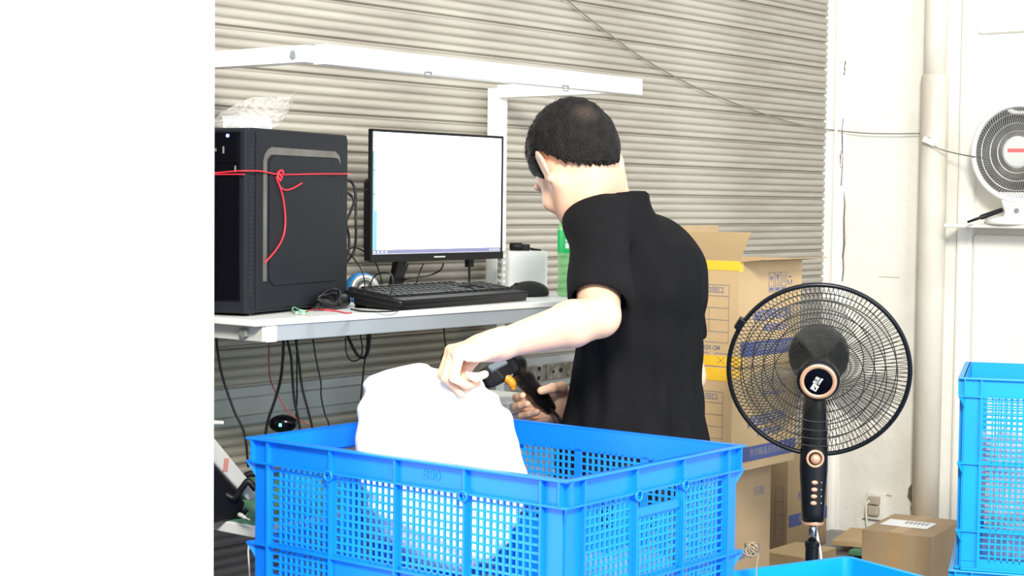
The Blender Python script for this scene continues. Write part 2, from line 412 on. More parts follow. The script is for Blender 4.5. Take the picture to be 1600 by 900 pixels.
a.build('wall_panel', 'white_wall', wr, bevel=.012, label='wall face around the shallow niche')
for (px0, y0, y1) in ((1313, 95, 118), (1312, 185, 290), (1310, 235, 262), (1317, 300, 440)):       # crack beside the rail
    g = MB(); v = WR(px0)
    pts = [(UC+.001+.0004*random.random(), v+random.uniform(-.003, .003)*1.2, WRz(px0, y0+(y1-y0)*i/7)) for i in range(8)]
    g.tube(pts, [.0015+.002*random.random() for _ in pts], 5); g.build('crack', 'grime', wr)
g = MB(); z_ = WRz(1388, 433); g.box(UC+.0045, UC+.007, WR(1405), WR(1372), z_-.001, z_+.001); g.build('scratch', 'plug', wr)
g = MB(); g.box(UC+.003, UC+.007, WR(1400), WR(1364), WRz(1380, 772)-.003, WRz(1380, 772)+.001); g.build('scratch', 'plug', wr)
g = MB(); pts = [(UC+.004, WR(1434)+random.uniform(-.008, .008), WRz(1434, y)) for y in (755, 765, 775, 785, 795, 805)]; g.tube(pts, [.004, .012, .014, .01, .014, .006], 6); g.build('crack', 'grime', wr)
# pipe
pv = (WR(1437)+WR(1486))/2; pr = abs(WR(1437)-WR(1486))/2*.8
zc = WRz(1465, 118)
g = MB(); g.lathe([(pr, 0), (pr, zc-.006), (pr*.98, zc), (pr*.80, zc), (pr*.80, 2.6)], 32, Matrix.Translation((UC-pr*.75, pv, 0)))
po = g.build('trim_2', 'pipe', None, smooth=False); structure(po, 'stained off-white drain pipe running up the right wall'); po.location = O0; po.rotation_euler = (0, 0, RZ)
for p_ in po.data.polygons: p_.use_smooth = len(p_.vertices) == 4
# niche shelf for the wall fan
zs = WRz(1560, 350)
g = MB(); g.box(UC-.17, UC+.05, -1.2, WR(1507), zs-.012, zs); so = g.build('wall_shelf', 'old_wall', None, bevel=.003)
so.location = O0; so.rotation_euler = (0, 0, RZ); tag(so, 'thin white wall shelf carrying the small box fan', 'shelf')

# ================================================================ WORKBENCH
DL = 1.3
wbn = thing('workbench', 'white and grey workbench with raised frame in front of the roller shutter', 'desk', W(0, 0, 0), RZ)
MB().box(0, DL, 0, .46, DESK-.013, DESK).build('tabletop', 'laminate', wbn, bevel=.002)
o = MB().box(.062, DL-.03, .004, .034, DESK-.044, DESK-.013).build('front_rail', 'alu', wbn, bevel=.001)
MB().box(.034, .063, .002, .036, DESK-.046, DESK-.0135).build('corner_bracket', 'cream', wbn, bevel=.003)
sr = MB().box(.026, .046, .006, .46, DESK-.044, DESK-.013).build('side_rail', 'lgrey', wbn, bevel=.001, label='grey side rail at the left end')
b = MB(); b.lathe([(.0115, 0), (.0115, .009), (.009, .011)], 6, Matrix.Translation((.026, .052, DESK-.029))@Matrix.Rotation(R(-90), 4, 'Y')); b.build('bolt', 'grey_plastic', sr)
MB().box(DL-.032, DL-.002, .0, .46, DESK-.044, DESK-.013).build('side_rail', 'lgrey', wbn, bevel=.001)
MB().box(.03, DL-.03, .425, .455, DESK-.044, DESK-.013).build('rear_rail', 'alu', wbn)
ZT = EYE+.31; ZB = EYE+.27
for ux in (.16, 1.245):
    MB().box(ux, ux+.036, .425, .465, 0, ZT-.01).build('post', 'white_paint', wbn, bevel=.002)
    MB().box(ux, ux+.036, .02, .46, 0, .035).build('foot', 'alu', wbn, bevel=.002)
    a = MB(); a.box(ux-.001, ux+.037, .03, .43, ZT-.036, ZT-.002); a.build('overhead_arm', 'white_paint', wbn, bevel=.001)
ob = MB().box(.185, 1.287, -.004, .032, ZB, ZT).build('overhead_beam', 'white_paint', wbn, bevel=.0015)
b = MB(); b.lathe([(.008, 0), (.008, .006)], 12, Matrix.Translation((.16, .06, ZT-.02))@Matrix.Rotation(R(-90), 4, 'Y')); b.build('bolt', 'alu', ob)
def on_beam(px):
    s_ = (px-800)/FPX; c0 = O0; return (s_*c0.y-c0.x)/(U.x-s_*U.y)
for px in (663, 877):
    u = on_beam(px); h_ = MB(); h_.tube([(u-.011, -.006, ZB+.004), (u-.009, -.006, ZB-.008), (u+.009, -.006, ZB-.008), (u+.011, -.006, ZB+.004)], .0014, 6); h_.tube([(u-.011, -.006, ZB+.004), (u+.011, -.006, ZB+.004)], .0014, 6); h_.build('hook', 'grey_plastic', ob)
# lower shelf
ZSH = .518
MB().box(.0, DL, .0, .45, ZSH-.022, ZSH).build('lower_shelf', 'laminate', wbn, bevel=.002, label='lower shelf with white edge')
MB().box(.008, DL-.01, .008, .44, ZSH, ZSH+.002).build('shelf_mat', 'green_sheet', wbn, label='dark green mat')
MB().box(.03, DL-.03, .01, .03, ZSH-.05, ZSH-.022).build('shelf_rail', 'alu', wbn)

# ================================================================ PC TOWER
PCa = R(23.4); pdir = Vector((math.sin(PCa), math.cos(PCa), 0)); pc0 = PZ(390, 494.6, DESK); PL, PWd, PH = .394, .18, .3735
pc = thing('computer_tower', 'black computer tower with grey groove and red string, left on the desk', 'computer', pc0, math.atan2(pdir.y, pdir.x))
# local: x = along depth (front at 0), y = to the left/behind
PZ0 = .006
MB().box(.012, PL, 0, PWd, PZ0, PH).build('case', 'pc', pc, bevel=.004)
fp = MB().box(-.012, .013, .0, PWd, PZ0, PH-.002).build('front_panel', 'pc', pc, bevel=.006)
MB().box(-.0155, -.011, .014, PWd-.014, .03, PH-.008).build('glossy_bezel', 'pc_gloss', fp, bevel=.002)
MB().box(-.018, -.0145, .018, PWd-.018, PH-.070, PH-.010).build('port_strip', 'pc_gloss', fp, bevel=.001)
g = MB(); g.lathe([(.003, 0), (.003, .002)], 12, Matrix.Translation((-.018, .040, PH-.017))@Matrix.Rotation(R(-90), 4, 'Y')); g.build('power_light', 'led', fp)
MB().box(-.0187, -.0175, .048, .052, PH-.052, PH-.038).build('port', 'grey_plastic', fp)
MB().box(-.0187, -.0175, .066, .070, PH-.048, PH-.042).build('port', 'grey_plastic', fp)
MB().box(-.0162, -.015, .022, .026, PH-.09, PH-.076).build('trim_mark', 'grey_plastic', fp)
MB().box(-.0162, -.015, .115, .125, .128, .134).build('badge', 'lgrey', fp)
g = MB()
for i in range(34): g.box(-.0005, .006, -.0006, .003, .04+i*.009, .045+i*.009)
g.build('vent_slots', 'dark_hole', fp)
# side panel with raised field and silver groove
sp = MB().box(.02, PL-.004, -.003, .001, PZ0+.006, PH-.008).build('side_panel', 'pc', pc, bevel=.0015)
def rrect(x0, x1, z0, z1, r, n=6):
    out = []
    for cx, cz, a0 in ((x1-r, z1-r, 0), (x0+r, z1-r, 90), (x0+r, z0+r, 180), (x1-r, z0+r, 270)):
        for i in range(n+1):
            a = R(a0+90*i/n); out.append((cx+r*math.cos(a), cz+r*math.sin(a)))
    return out
MX = Matrix.Rotation(R(90), 4, 'X')       # local xy -> xz, z -> -y
g = MB(); g.prism(rrect(.066, PL-.045, .058, PH-.055, .022), .0028, .006, MX); g.build('raised_field', 'pc', sp, bevel=.0015)
g = MB(); zt = PH-.044; gx = .050
path = [(gx, .068), (gx, zt-.022), (gx+.004, zt-.012), (gx+.013, zt-.004), (gx+.024, zt), (PL-.06, zt), (PL-.045, zt-.006), (PL-.038, zt-.02)]
wd = [.0068, .0068, .0070, .0072, .0075, .0068, .004, .0006]
vs = []; 
for i, (x, z) in enumerate(path):
    a = Vector((path[max(i-1, 0)][0], path[max(i-1, 0)][1], 0)); b_ = Vector((path[min(i+1, len(path)-1)][0], path[min(i+1, len(path)-1)][1], 0)); t = (b_-a).normalized(); nrm = Vector((-t.y, t.x, 0))
    for s_ in (-1, 1):
        for yy in (-.0030, -.0042): vs.append((x+nrm.x*wd[i]*s_, yy, z+nrm.y*wd[i]*s_))
fs = []
for i in range(len(path)-1):
    k = i*4; n_ = k+4; fs += [(k+1, k+3, n_+3, n_+1), (k, n_, n_+2, k+2), (k, k+1, n_+1, n_), (k+2, n_+2, n_+3, k+3)]
fs += [(0, 2, 3, 1), (len(vs)-4, len(vs)-3, len(vs)-1, len(vs)-2)]
g.add(vs, fs); g.build('silver_groove', 'dull_silver', sp)
for x_, y_ in ((.03, .02), (.35, .02), (.03, .16), (.35, .16)):
    MB().lathe([(.01, 0), (.01, .0065)], 12, Matrix.Translation((x_, y_, 0))).build('foot', 'cable', pc)
def PCW(x, y, z): return pc0+pdir*x+Vector((-pdir.y, pdir.x, 0))*y+Vector((0, 0, z))
# red string tied round the tower
zr = PH-.088
st = thing('red_string', 'red string tied round the black computer tower with loose ends hanging', 'string', PCW(.09, -.006, zr))
def rel(o, pts): return [Vector(p)-o.location for p in pts]
g = MB()
loop = [PCW(-.02, PWd+.004, zr), PCW(-.021, .09, zr-.003), PCW(-.021, .02, zr+.001), PCW(-.013, -.004, zr+.002), PCW(.03, -.008, zr+.002), PCW(.10, -.0085, zr-.003), PCW(.25, -.0065, zr+.001), PCW(PL+.003, -.003, zr+.004), PCW(PL+.004, PWd+.003, zr+.002)]
g.tube(rel(st, spline(loop, 6)+[loop[0]]), .0016, 6)
g.tube(rel(st, spline([PCW(-.021, .10, zr-.006), PCW(-.021, .02, zr-.005), PCW(-.02, .0, zr-.005)], 6)), .0014, 6)
g.build('loop', 'red', st, smooth=True)
g = MB()
for r_, o_ in ((.009, 0), (.007, .004), (.006, -.003)):
    g.tube(rel(st, [PCW(.096+o_+r_*math.cos(a), -.011-.002*math.sin(2*a), zr-.006+o_+r_*math.sin(a)*1.15) for a in [i*PI/8 for i in range(17)]]), .0015, 6)
g.build('knot', 'red', st, smooth=True)
def pxpc(px, py):                                        # a point just off the side panel at pixel
    n = Vector((pdir.y, -pdir.x, 0)); base = PCW(0, -.0085, 0); d = P(px, py, 1)-Vector((0, 0, EYE)); o_ = Vector((0, 0, EYE))
    return o_+d*((base-o_).dot(n)/d.dot(n))
for pts in ([(432, 276), (434, 284), (440, 300), (444, 320), (446, 345), (443, 368), (433, 388), (414, 411)], [(434, 282), (438, 292), (446, 297), (458, 294), (472, 286)]):
    MB().tube(rel(st, spline([pxpc(*p) for p in pts], 6)), .0019, 6).build('loose_end', 'red', st, smooth=True)
# small white box and clear bag on the tower
bx = thing('paper_box', 'small white paper box inside a clear bag on the tower', 'box', PCW(.055, .0, PH), math.atan2(pdir.y, pdir.x))
MB().box(.0, .075, .03, .10, .001, .024).build('carton_body', 'white_box', bx, bevel=.001)
MB().box(-.002, .05, .028, .1005, .0235, .0255).build('lid', 'white_box', bx)
pb = SDF(PCW(.13, .10, PH+.03)-Vector((.2, .2, .05)), PCW(.13, .10, PH+.03)+Vector((.2, .2, .10)), .004)
def ell_axes(a): return [Vector((math.cos(a), math.sin(a), 0)), Vector((-math.sin(a), math.cos(a), 0)), Vector((0, 0, 1))]
def bagpt(px, py, x=.10): # plane through tower middle facing camera
    return P(px, py, PCW(.1, .09, 0).y)
c = bagpt(390, 180)
bg = bpy.data.meshes.new('clear_bag')
# crumpled film: a folded sheet shell
nx, ny = 26, 14; vs = []; fs = []
top = [(335, 186), (345, 176), (360, 168), (378, 158), (392, 152), (410, 152), (428, 150), (444, 152), (454, 150), (463, 141)]
bot = [(335, 198), (345, 199), (360, 199), (378, 199), (392, 200), (410, 200), (425, 200), (436, 196), (445, 185), (458, 160)]
def lerp_poly(pl, t):
    t *= len(pl)-1; i = min(int(t), len(pl)-2); f_ = t-i; return (pl[i][0]*(1-f_)+pl[i+1][0]*f_, pl[i][1]*(1-f_)+pl[i+1][1]*f_)
for side in (0, 1):
    for i in range(nx+1):
        for j in range(ny+1):
            a = lerp_poly(top, i/nx); b_ = lerp_poly(bot, i/nx); t = j/ny
            px, py = a[0]*(1-t)+b_[0]*t, a[1]*(1-t)+b_[1]*t
            bul = (.062 if side else -.062)*math.sin(PI*(.08+.92*t)*.62)*(1-(i/nx)**3)
            vs.append(P(px, py, c.y+bul+.010*math.sin(i*1.7+j*.9+side*2)+.007*math.sin(j*2.3-i*.8)))
    k = side*(nx+1)*(ny+1)
    for i in range(nx):
        for j in range(ny): fs.append((k+i*(ny+1)+j, k+(i+1)*(ny+1)+j, k+(i+1)*(ny+1)+j+1, k+i*(ny+1)+j+1))
for v_ in vs: v_.z = max(v_.z, DESK+PH+.002)
g = MB(); g.add(vs, fs); bo = g.build('plastic_bag', 'clear', None, smooth=True); tag(bo, 'crumpled clear plastic bag lying on top of the black computer tower', 'bag')

# ================================================================ MONITOR
mo = thing('monitor', 'black flat monitor showing a white window, in the middle of the desk', 'monitor', W(.577, .25, 0), RZ)
MW, MZ0, MZ1 = .472, EYE-.1385, P(577, 201, 3.856).z
MB().box(0, MW, 0, .007, MZ0, MZ1).build('housing', 'black', mo, bevel=.001)
MB().box(.0, MW, .007, .019, MZ0, MZ0+.165).build('lower_housing', 'black', mo, bevel=.003)
MB().box(.02, MW-.02, .014, .045, MZ0+.02, MZ0+.19).build('rear_cover', 'black', mo, bevel=.01)
bz = MB(); bz.box(0, .006, -.003, 0, MZ0, MZ1); bz.box(MW-.006, MW, -.003, 0, MZ0, MZ1); bz.box(0, MW, -.003, 0, MZ1-.006, MZ1); bz.box(-.001, MW+.001, -.005, 0, MZ0-.002, MZ0+.016); bz.build('bezel', 'blackm', mo)
sc = MB().box(.006, MW-.006, -.0012, 0, MZ0+.016, MZ1-.006).build('screen', 'screen', mo)
MB().box(.0062, MW-.0062, -.0020, -.0010, MZ0+.0165, MZ0+.026).build('taskbar', 'screen_bar', sc)
MB().box(.0062, .022, -.0018, -.0010, MZ0+.026, MZ0+.115).build('wallpaper_strip', 'screen_blue', sc)
MB().box(.0062, .013, -.0017, -.0010, MZ0+.115, MZ1-.05).build('wallpaper_strip', 'screen_blue', sc)
for i in range(4): MB().box(.010+i*.013, .0165+i*.013, -.0026, -.0018, MZ0+.0185, MZ0+.0235).build('icon', 'screen_icon', sc)
for i in range(5): MB().box(MW-.05+i*.008, MW-.045+i*.008, -.0026, -.0018, MZ0+.019, MZ0+.023).build('icon', 'screen_icon', sc)
for i in range(3): MB().box(.009, .015, -.0024, -.0016, MZ1-.04-i*.055, MZ1-.037-i*.055).build('icon', 'ink_grey', sc)
MB().box(MW/2-.022, MW/2+.018, -.0058, -.0048, MZ0+.005, MZ0+.0085).build('maker_badge', 'lgrey', mo)
g = MB(); g.prism([(MW*.30-.02, DESK+.006), (MW*.30+.016, DESK+.006), (MW*.36+.018, MZ0+.05), (MW*.36-.016, MZ0+.05)], -.062, -.045, MX); g.build('stand_neck', 'black', mo, bevel=.002)
MB().box(MW*.2, MW*.55, .0, .13, DESK+.0003, DESK+.009).build('stand_base', 'black', mo, bevel=.003)
# plug hanging below the screen
g = MB(); g.box(.372, .39, .02, .034, MZ0-.022, MZ0); g.tube([(.381, .027, MZ0-.02), (.383, .028, MZ0-.05), (.39, .035, DESK+.002)], .003, 8); g.build('power_plug', 'cable', mo)

# ================================================================ KEYBOARD + MOUSE
k1 = PZ(626, 486, DESK); k2 = PZ(826, 470, DESK); kd = (k2-k1).normalized(); KL = (k2-k1).length; KD = .158
kb = thing('keyboard', 'black full-size keyboard in front of the monitor', 'keyboard', k1, math.atan2(kd.y, kd.x))
tilt = R(7); KM = Matrix.Translation((0, 0, .006))@Matrix.Rotation(tilt, 4, 'X')
g = MB(); g.prism(rrect(0, KL, 0, KD, .010), .0, .014, KM); g.build('case', 'black', kb, bevel=.003)
g = MB(); g.prism([(.004, .0), (KL-.004, .0), (KL-.008, .032), (.008, .032)], .0135, .0165, KM); g.build('palm_strip', 'blackm', kb, bevel=.002)
for x_ in (.03, KL-.05): MB().box(x_, x_+.03, KD-.02, KD-.012, 0, .024).build('foot', 'black', kb)
tt = math.tan(tilt); g = MB(); g.add([(.004, .004, .001), (KL-.004, .004, .001), (KL-.004, KD-.03, .001+.4*KD*tt), (.004, KD-.03, .001+.4*KD*tt), (.004, .004, .0075), (KL-.004, .004, .0075), (KL-.004, KD-.03, .006+(KD-.03)*tt), (.004, KD-.03, .006+(KD-.03)*tt)], [(0, 3, 2, 1), (4, 5, 6, 7), (0, 1, 5, 4), (1, 2, 6, 5), (2, 3, 7, 6), (3, 0, 4, 7)]); g.build('underside', 'black', kb)
keym = {}
def key(x, y, w_, h_=.0165):
    kk = (round(w_, 4), round(h_, 4))
    if kk not in keym:
        t = .0022; vs = [(0, 0, 0), (w_, 0, 0), (w_, h_, 0), (0, h_, 0), (t, t, .008), (w_-t, t, .008), (w_-t, h_-t, .008), (t, h_-t, .008)]
        me = bpy.data.meshes.new('key'); me.from_pydata(vs, [], [(0,3,2,1),(4,5,6,7),(0,1,5,4),(1,2,6,5),(2,3,7,6),(3,0,4,7)]); me.materials.append(M['keys']); keym[kk] = me
    o = bpy.data.objects.new('key', keym[kk]); COL.objects.link(o); o.parent = kb; o.matrix_local = KM@Matrix.Translation((x, y, .013))
un = (KL-.022)/22.5
def row(y, spec, x=.010):
    for w_ in spec:
        if w_ > 0: key(x, y, un*w_-.0022)
        x += un*abs(w_)
yy = .037
row(yy, [1.25, 1.25, 1.25, 6.25, 1.25, 1.25, 1.25, 1.25, -.25, 1, 1, 1, -.25, 2, 1, 1])
row(yy+.0192, [2.25]+[1]*10+[2.75, -.25, -1, 1, -1, -.25, 1, 1, 1, 1])
row(yy+.0384, [1.75]+[1]*11+[2.25, -.25, -3, -.25, 1, 1, 1, 1])
row(yy+.0576, [1.5]+[1]*12+[1.5, -.25, 1, 1, 1, -.25, 1, 1, 1, 1])
row(yy+.0768, [1]*13+[2, -.25, 1, 1, 1, -.25, 1, 1, 1, 1])
row(yy+.1000, [1, -1, 1, 1, 1, 1, -.5, 1, 1, 1, 1, -.5, 1, 1, 1, 1, -.25, 1, 1, 1])
# mouse
mc = PZ(826, 463, DESK)
ms_ = SDF(mc-Vector((.08, .08, .02)), mc+Vector((.08, .08, .06)), .002)
ma = RZ+R(-12); ax = ell_axes(ma)
ms_.ell(mc+Vector((0, 0, .008)), ax, (.060, .033, .030), .005); ms_.ell(mc+ax[0]*-.02+Vector((0, 0, .006)), ax, (.05, .032, .022), .01)
x, y, z = ms_.pts(); ms_.g = np.maximum(ms_.g, (DESK+.001)-z).astype(np.float32)
mt = thing('computer_mouse', 'black computer mouse at the right end of the keyboard', 'mouse', mc)
def to_local(o):
    p = o.parent.location; o.data.transform(Matrix.Translation(-p)); return o
to_local(ms_.mesh('shell', 'keys', mt))
g = MB(); g.lathe([(.009, -.003), (.009, .003)], 14, Matrix.Translation(ax[0]*-.038+Vector((0, 0, .0255)))@Matrix.Rotation(ma, 4, 'Z')@Matrix.Rotation(R(90), 4, 'X')); g.build('scroll_wheel', 'cable', mt)
g = MB(); g.tube(spline([Vector(ax[0]*-.06+Vector((0, 0, .008))), Vector(ax[0]*-.09+ax[1]*.03+Vector((0, 0, .004))), Vector(ax[0]*-.12+ax[1]*.09+Vector((0, 0, .003)))]), .0018, 6); g.build('cord', 'cable', mt)

# ================================================================ WHITE BOX, DONGLE, BOTTLE, SPEAKER
wb2 = thing('white_box', 'white rounded box with punched side beside the mouse, black plug on top', 'box', W(1.17, .27, DESK), R(8))
g = MB(); g.prism(rrect(-.052, .052, -.04, .04, .010), .0005, .108); g.build('shell', 'white_box', wb2, bevel=.002)
MB().box(-.066, -.0515, -.035, .045, .0005, .106).build('side_plate', 'lgrey', wb2)
g = MB()
for i in range(6):
    for j in range(4): g.box(-.0675, -.0655, -.025+j*.017, -.017+j*.017, .012+i*.016, .019+i*.016)
    g.box(-.0625, -.0565, -.0365, -.0345, .012+i*.016, .019+i*.016)
g.build('punched_holes', 'white_box', wb2)
dg = thing('cable_adapter', 'short black plug adapter with cord loop lying on the white box', 'adapter', W(1.17, .27, DESK+.1085), R(8))
g = MB(); g.lathe([(.006, -.001), (.010, .0), (.0105, .028), (.008, .032)], 14, Matrix.Translation((-.042, -.015, .0105))@Matrix.Rotation(R(90), 4, 'Y')); g.build('plug_body', 'cable', dg, smooth=True)
MB().box(-.012, .008, -.024, -.006, .0005, .017).build('connector', 'cable', dg, bevel=.002)
g = MB(); g.tube(spline([(.0, -.015, .009), (.018, -.02, .005), (.036, -.018, .0025), (.030, -.008, .0025), (.012, -.006, .003)]), .0022, 6); g.build('cord', 'cable', dg)
bp_ = PZ(888, 463, DESK)
bt = thing('drink_bottle', 'green plastic drink bottle with green label on the desk behind the man', 'bottle', bp_)
prof = [(.012, 0), (.024, .001), (.028, .006), (.028, .02), (.0265, .03), (.028, .04), (.0268, .05), (.028, .06), (.0268, .07), (.028, .08), (.0268, .09), (.028, .10), (.0285, .11), (.0285, .165), (.026, .178), (.019, .196), (.0135, .206), (.013, .222)]
g = MB(); g.lathe(prof, 32); g.build('bottle_body', 'bottle', bt, smooth=True)
g = MB(); g.lathe([(.0289, .108), (.0289, .164)], 32, cap=False); g.build('label_wrap', 'bottle_label', bt, smooth=True)
ca = math.atan2(-bp_.y, -bp_.x)
for a_, z_, hh, ww in ((-.15, .152, .007, .010), (-.15, .139, .008, .008), (-.15, .126, .013, .009), (.42, .122, .018, .011)):
    c_ = Vector((math.cos(ca+a_), math.sin(ca+a_), 0)); g = MB(); mm = frame(c_*.0291+Vector((0, 0, z_)), Vector((0, 0, 1)).cross(c_), (0, 0, 1)); g.box(-ww/2, ww/2, -hh/2, hh/2, -.0002, .0006, mm); g.build('printed_mark', 'paper', bt)
g = MB(); g.lathe([(.0155, .212), (.0155, .23), (.014, .232)], 24); g.build('cap', 'cap', bt, smooth=False)
# speaker
spc = W(.573, .262, DESK)
spk = thing('speaker', 'small round blue speaker with silver ring between the tower and keyboard', 'speaker', spc)
fc = (Vector((0, 0, EYE))-spc); fc.z = 0; fc = (fc.normalized()+Vector((.25, 0, .22))).normalized()
sm = frame(Vector((0, 0, .037))-fc*.03, Vector((0, 0, 1)).cross(fc), Vector((0, 0, 1)))
g = MB(); g.lathe([(.020, -.035), (.031, -.03), (.036, -.01), (.036, .024), (.034, .0295), (.020, .0255)], 32, sm); g.build('body', 'speaker_blue', spk, smooth=True)
g = MB(); g.lathe([(.033, .028), (.034, .034), (.031, .037), (.021, .036), (.020, .030)], 32, sm, cap=False); g.build('ring', 'silver', spk, smooth=True)
g = MB(); g.lathe([(.020, .033), (.0195, .027), (.017, .0265)], 32, sm, cap=False); g.build('surround', 'grey_plastic', spk, smooth=True)
g = MB(); g.lathe([(.0172, .026), (.010, .030), (.003, .033)], 32, sm); g.build('cone', 'silver', spk, smooth=True)
g = MB(); g.box(-.03, .0, -.012, .012, 0, .001, Matrix.Translation((.045, -.03, .0003))); pn = g.build('paper_slip', 'paper', None); pn.location = W(.57, .16, DESK); pn.rotation_euler = (0, 0, .5); tag(pn, 'small white paper slip under the keyboard end by the blue speaker', 'paper')

# ================================================================ CABLES ON THE DESK
def dpt(px, py, dz=0): return PZ(px, py, DESK+dz)
cb = thing('power_cable_bundle', 'tied bundle of black power cable with a plug in front of the tower', 'cable', dpt(520, 488))
g = MB()
ctr = dpt(512, 484)
dirb = (dpt(552, 480)-dpt(478, 490)).normalized(); sid = Vector((-dirb.y, dirb.x, 0))
for i in range(7):
    ph = i*.9; pts = []
    for j in range(25):
        a = 2*PI*j/24; L_ = .048+.006*math.sin(ph*2); wv = .014+.004*math.cos(ph)
        pts.append(ctr+dirb*(L_*math.cos(a))+sid*(wv*math.sin(a)+.004*math.sin(ph))+Vector((0, 0, .007+.0045*i*(.6+.4*math.cos(a+ph))+.012*max(0, math.cos(a))*(i/7))))
    g.tube(rel(cb, pts), .0034, 8, cap=False)
g.build('coil', 'cable', cb, smooth=True)
pl = ctr+dirb*.047+sid*-.012+Vector((0, 0, .017)); mm = frame(pl-cb.location, sid, (0, 0, 1))
g = MB(); g.lathe([(.009, -.03), (.013, -.02), (.016, -.004), (.016, .008)], 20, frame(pl-cb.location, sid, (0, 0, 1))); g.build('plug', 'black', cb, smooth=True)
g = MB()
for a in (90, 210, 330): g.box(-.003, .003, -.0008, .0008, .008, .022, mm@Matrix.Rotation(R(a), 4, 'Z')@Matrix.Translation((.008, 0, 0)))
g.build('plug_pin', 'steel', cb)
g = MB(); g.ring((0, 0, 0), .013, .0018, frame(ctr+Vector((0, 0, .016))-cb.location, sid, (0, 0, 1)), 20, 6); g.build('tie', 'cable', cb)
def cable(name, label, pts, r, material, cat='cable', group=None, seg=6, n=8):
    s_ = spline(pts, n); o0 = s_[0]; g = MB(); g.tube([p-o0 for p in s_], r, seg); o = g.build(name, material, None, smooth=True); o.location = o0
    return tag(o, label, cat, group)
cable('red_wire', 'short red wire lying over the black cable bundle', [dpt(478, 487, .006), dpt(489, 484, .018), dpt(505, 484, .034), dpt(525, 486, .028), dpt(540, 489, .010), dpt(549, 489, .003)], .0017, 'red', 'wire')
cable('green_wire', 'bare green wire loop at the left end of the cable bundle', [dpt(486, 489, .003), dpt(474, 488, .003), dpt(464, 488, .006), dpt(457, 484, .007), dpt(459, 480, .010), dpt(468, 484, .010), dpt(484, 487, .006)], .0016, 'green_wire', 'wire')
cable('white_wire', 'thin white wire end beside the green wire loop', [dpt(482, 490, .0025), dpt(470, 489.5, .0025), dpt(460, 489, .0025), dpt(456, 485, .004)], .0013, 'white_wire', 'wire')
cable('desk_cord', 'thin black cord looping in front of the blue speaker to the keyboard', [P(585, 474, 3.62), P(600, 470, 3.60), P(611, 458, 3.60), P(614, 440, 3.64), P(610, 428, 3.68), P(598, 426, 3.7), P(585, 432, 3.72), P(578, 446, 3.74), P(575, 462, 3.74), dpt(566, 474, .003)], .0016, 'cable')
cable('desk_cord', 'black cord lying flat on the desk in front of the keyboard end', [dpt(548, 483, .004), dpt(565, 486, .002), dpt(590, 487, .002), dpt(615, 486, .002), dpt(623, 484, .002), dpt(610, 483, .002), dpt(585, 481, .002), dpt(560, 478, .003)], .0019, 'cable')
cable('desk_cord', 'black cord crossing from tower down past the blue speaker face', [P(545, 395, 3.80), P(556, 408, 3.76), P(566, 424, 3.70), P(570, 445, 3.66), P(569, 462, 3.64), dpt(563, 474, .003)], .0017, 'cable')
cable('desk_cord', 'black cord bowing from the tower back to the monitor edge', [P(541, 392, 3.82), P(552, 387, 3.86), P(566, 391, 3.9), P(580, 402, 3.93), P(590, 418, 3.94), dpt(600, 452, .003)], .0018, 'cable')
cable('tower_cable', 'thick black cable looping out behind the tower to its right', [P(540, 282, 3.80), P(549, 284, 3.82), P(555, 300, 3.82), P(556, 340, 3.80), P(556, 375, 3.80), P(552, 395, 3.80), P(541, 410, 3.78)], .0032, 'cable')
cable('tower_cable', 'black cable hugging the back edge of the tower, inner curve', [P(538, 300, 3.78), P(548, 305, 3.80), P(553, 315, 3.80), P(548, 330, 3.79), P(541, 348, 3.78), P(545, 368, 3.79), P(545, 390, 3.79), P(540, 405, 3.78)], .0030, 'cable')
cable('monitor_cable', 'black cable curving from the monitor back toward the stand', [P(693, 412, 4.18), P(688, 422, 4.20), P(672, 430, 4.18), P(650, 434, 4.05), P(632, 437, 4.0), dpt(622, 452, .003)], .0022, 'cable')
cable('monitor_cable', 'thin black cable dropping left of the monitor stand', [P(638, 412, 4.08), P(634, 422, 4.08), P(626, 432, 4.08), dpt(618, 455, .003)], .0017, 'cable')
cable('monitor_cable', 'thin black cable slanting right of the monitor stand', [P(662, 412, 4.13), P(656, 425, 4.13), dpt(648, 452, .003)], .0017, 'cable')

# hanging cables under the desk
def hang(label, pts, r, m_='cable', name='hanging_cable', Y=3.55): cable(name, label, [P(a, b, Y+(c[0] if c else 0)) for a, b, *c in pts], r, m_)
hang('black cable hanging at the far left under the desk', [(338, 520), (340, 548), (348, 590), (365, 640), (382, 678), (388, 730)], .0028)
hang('dark red wire curving under the desk left end', [(421, 530), (420, 560), (422, 590), (432, 615), (452, 645), (475, 660), (492, 668), (505, 690)], .0016, 'dark_red', 'hanging_wire')
hang('thick black cable bending to the left under the desk', [(443, 530), (442, 560), (438, 595), (428, 630), (418, 660), (412, 700)], .0034)
hang('black cable running straight down beside the thick bent one', [(449, 530), (455, 560), (457, 590), (460, 625), (467, 660), (472, 700)], .0030)
hang('black cable slanting down third from the bent one', [(462, 530), (467, 565), (472, 605), (481, 640), (489, 672), (494, 700)], .0028)
hang('thin kinked black cord hanging before the gray slat', [(489, 530), (494, 562), (501, 595), (502, 620), (508, 648), (514, 664), (514, 700)], .0018)
hang('long thin black cord dropping behind the white sheet', [(574, 522), (573, 545), (569, 570), (566, 600), (562, 640), (556, 680)], .0022, Y=3.8)
hang('short black cord dropping behind the left hand', [(693, 508), (695, 530), (696, 545), (690, 560), (690, 580)], .0020, Y=4.0)
cable('coiled_cable', 'loop of black cable hanging under the middle of the desk', [P(543, 524, 3.72), P(550, 540, 3.72), P(560, 556, 3.72), P(570, 558, 3.72), P(576, 545, 3.72), P(578, 520, 3.72)], .0036, 'cable')
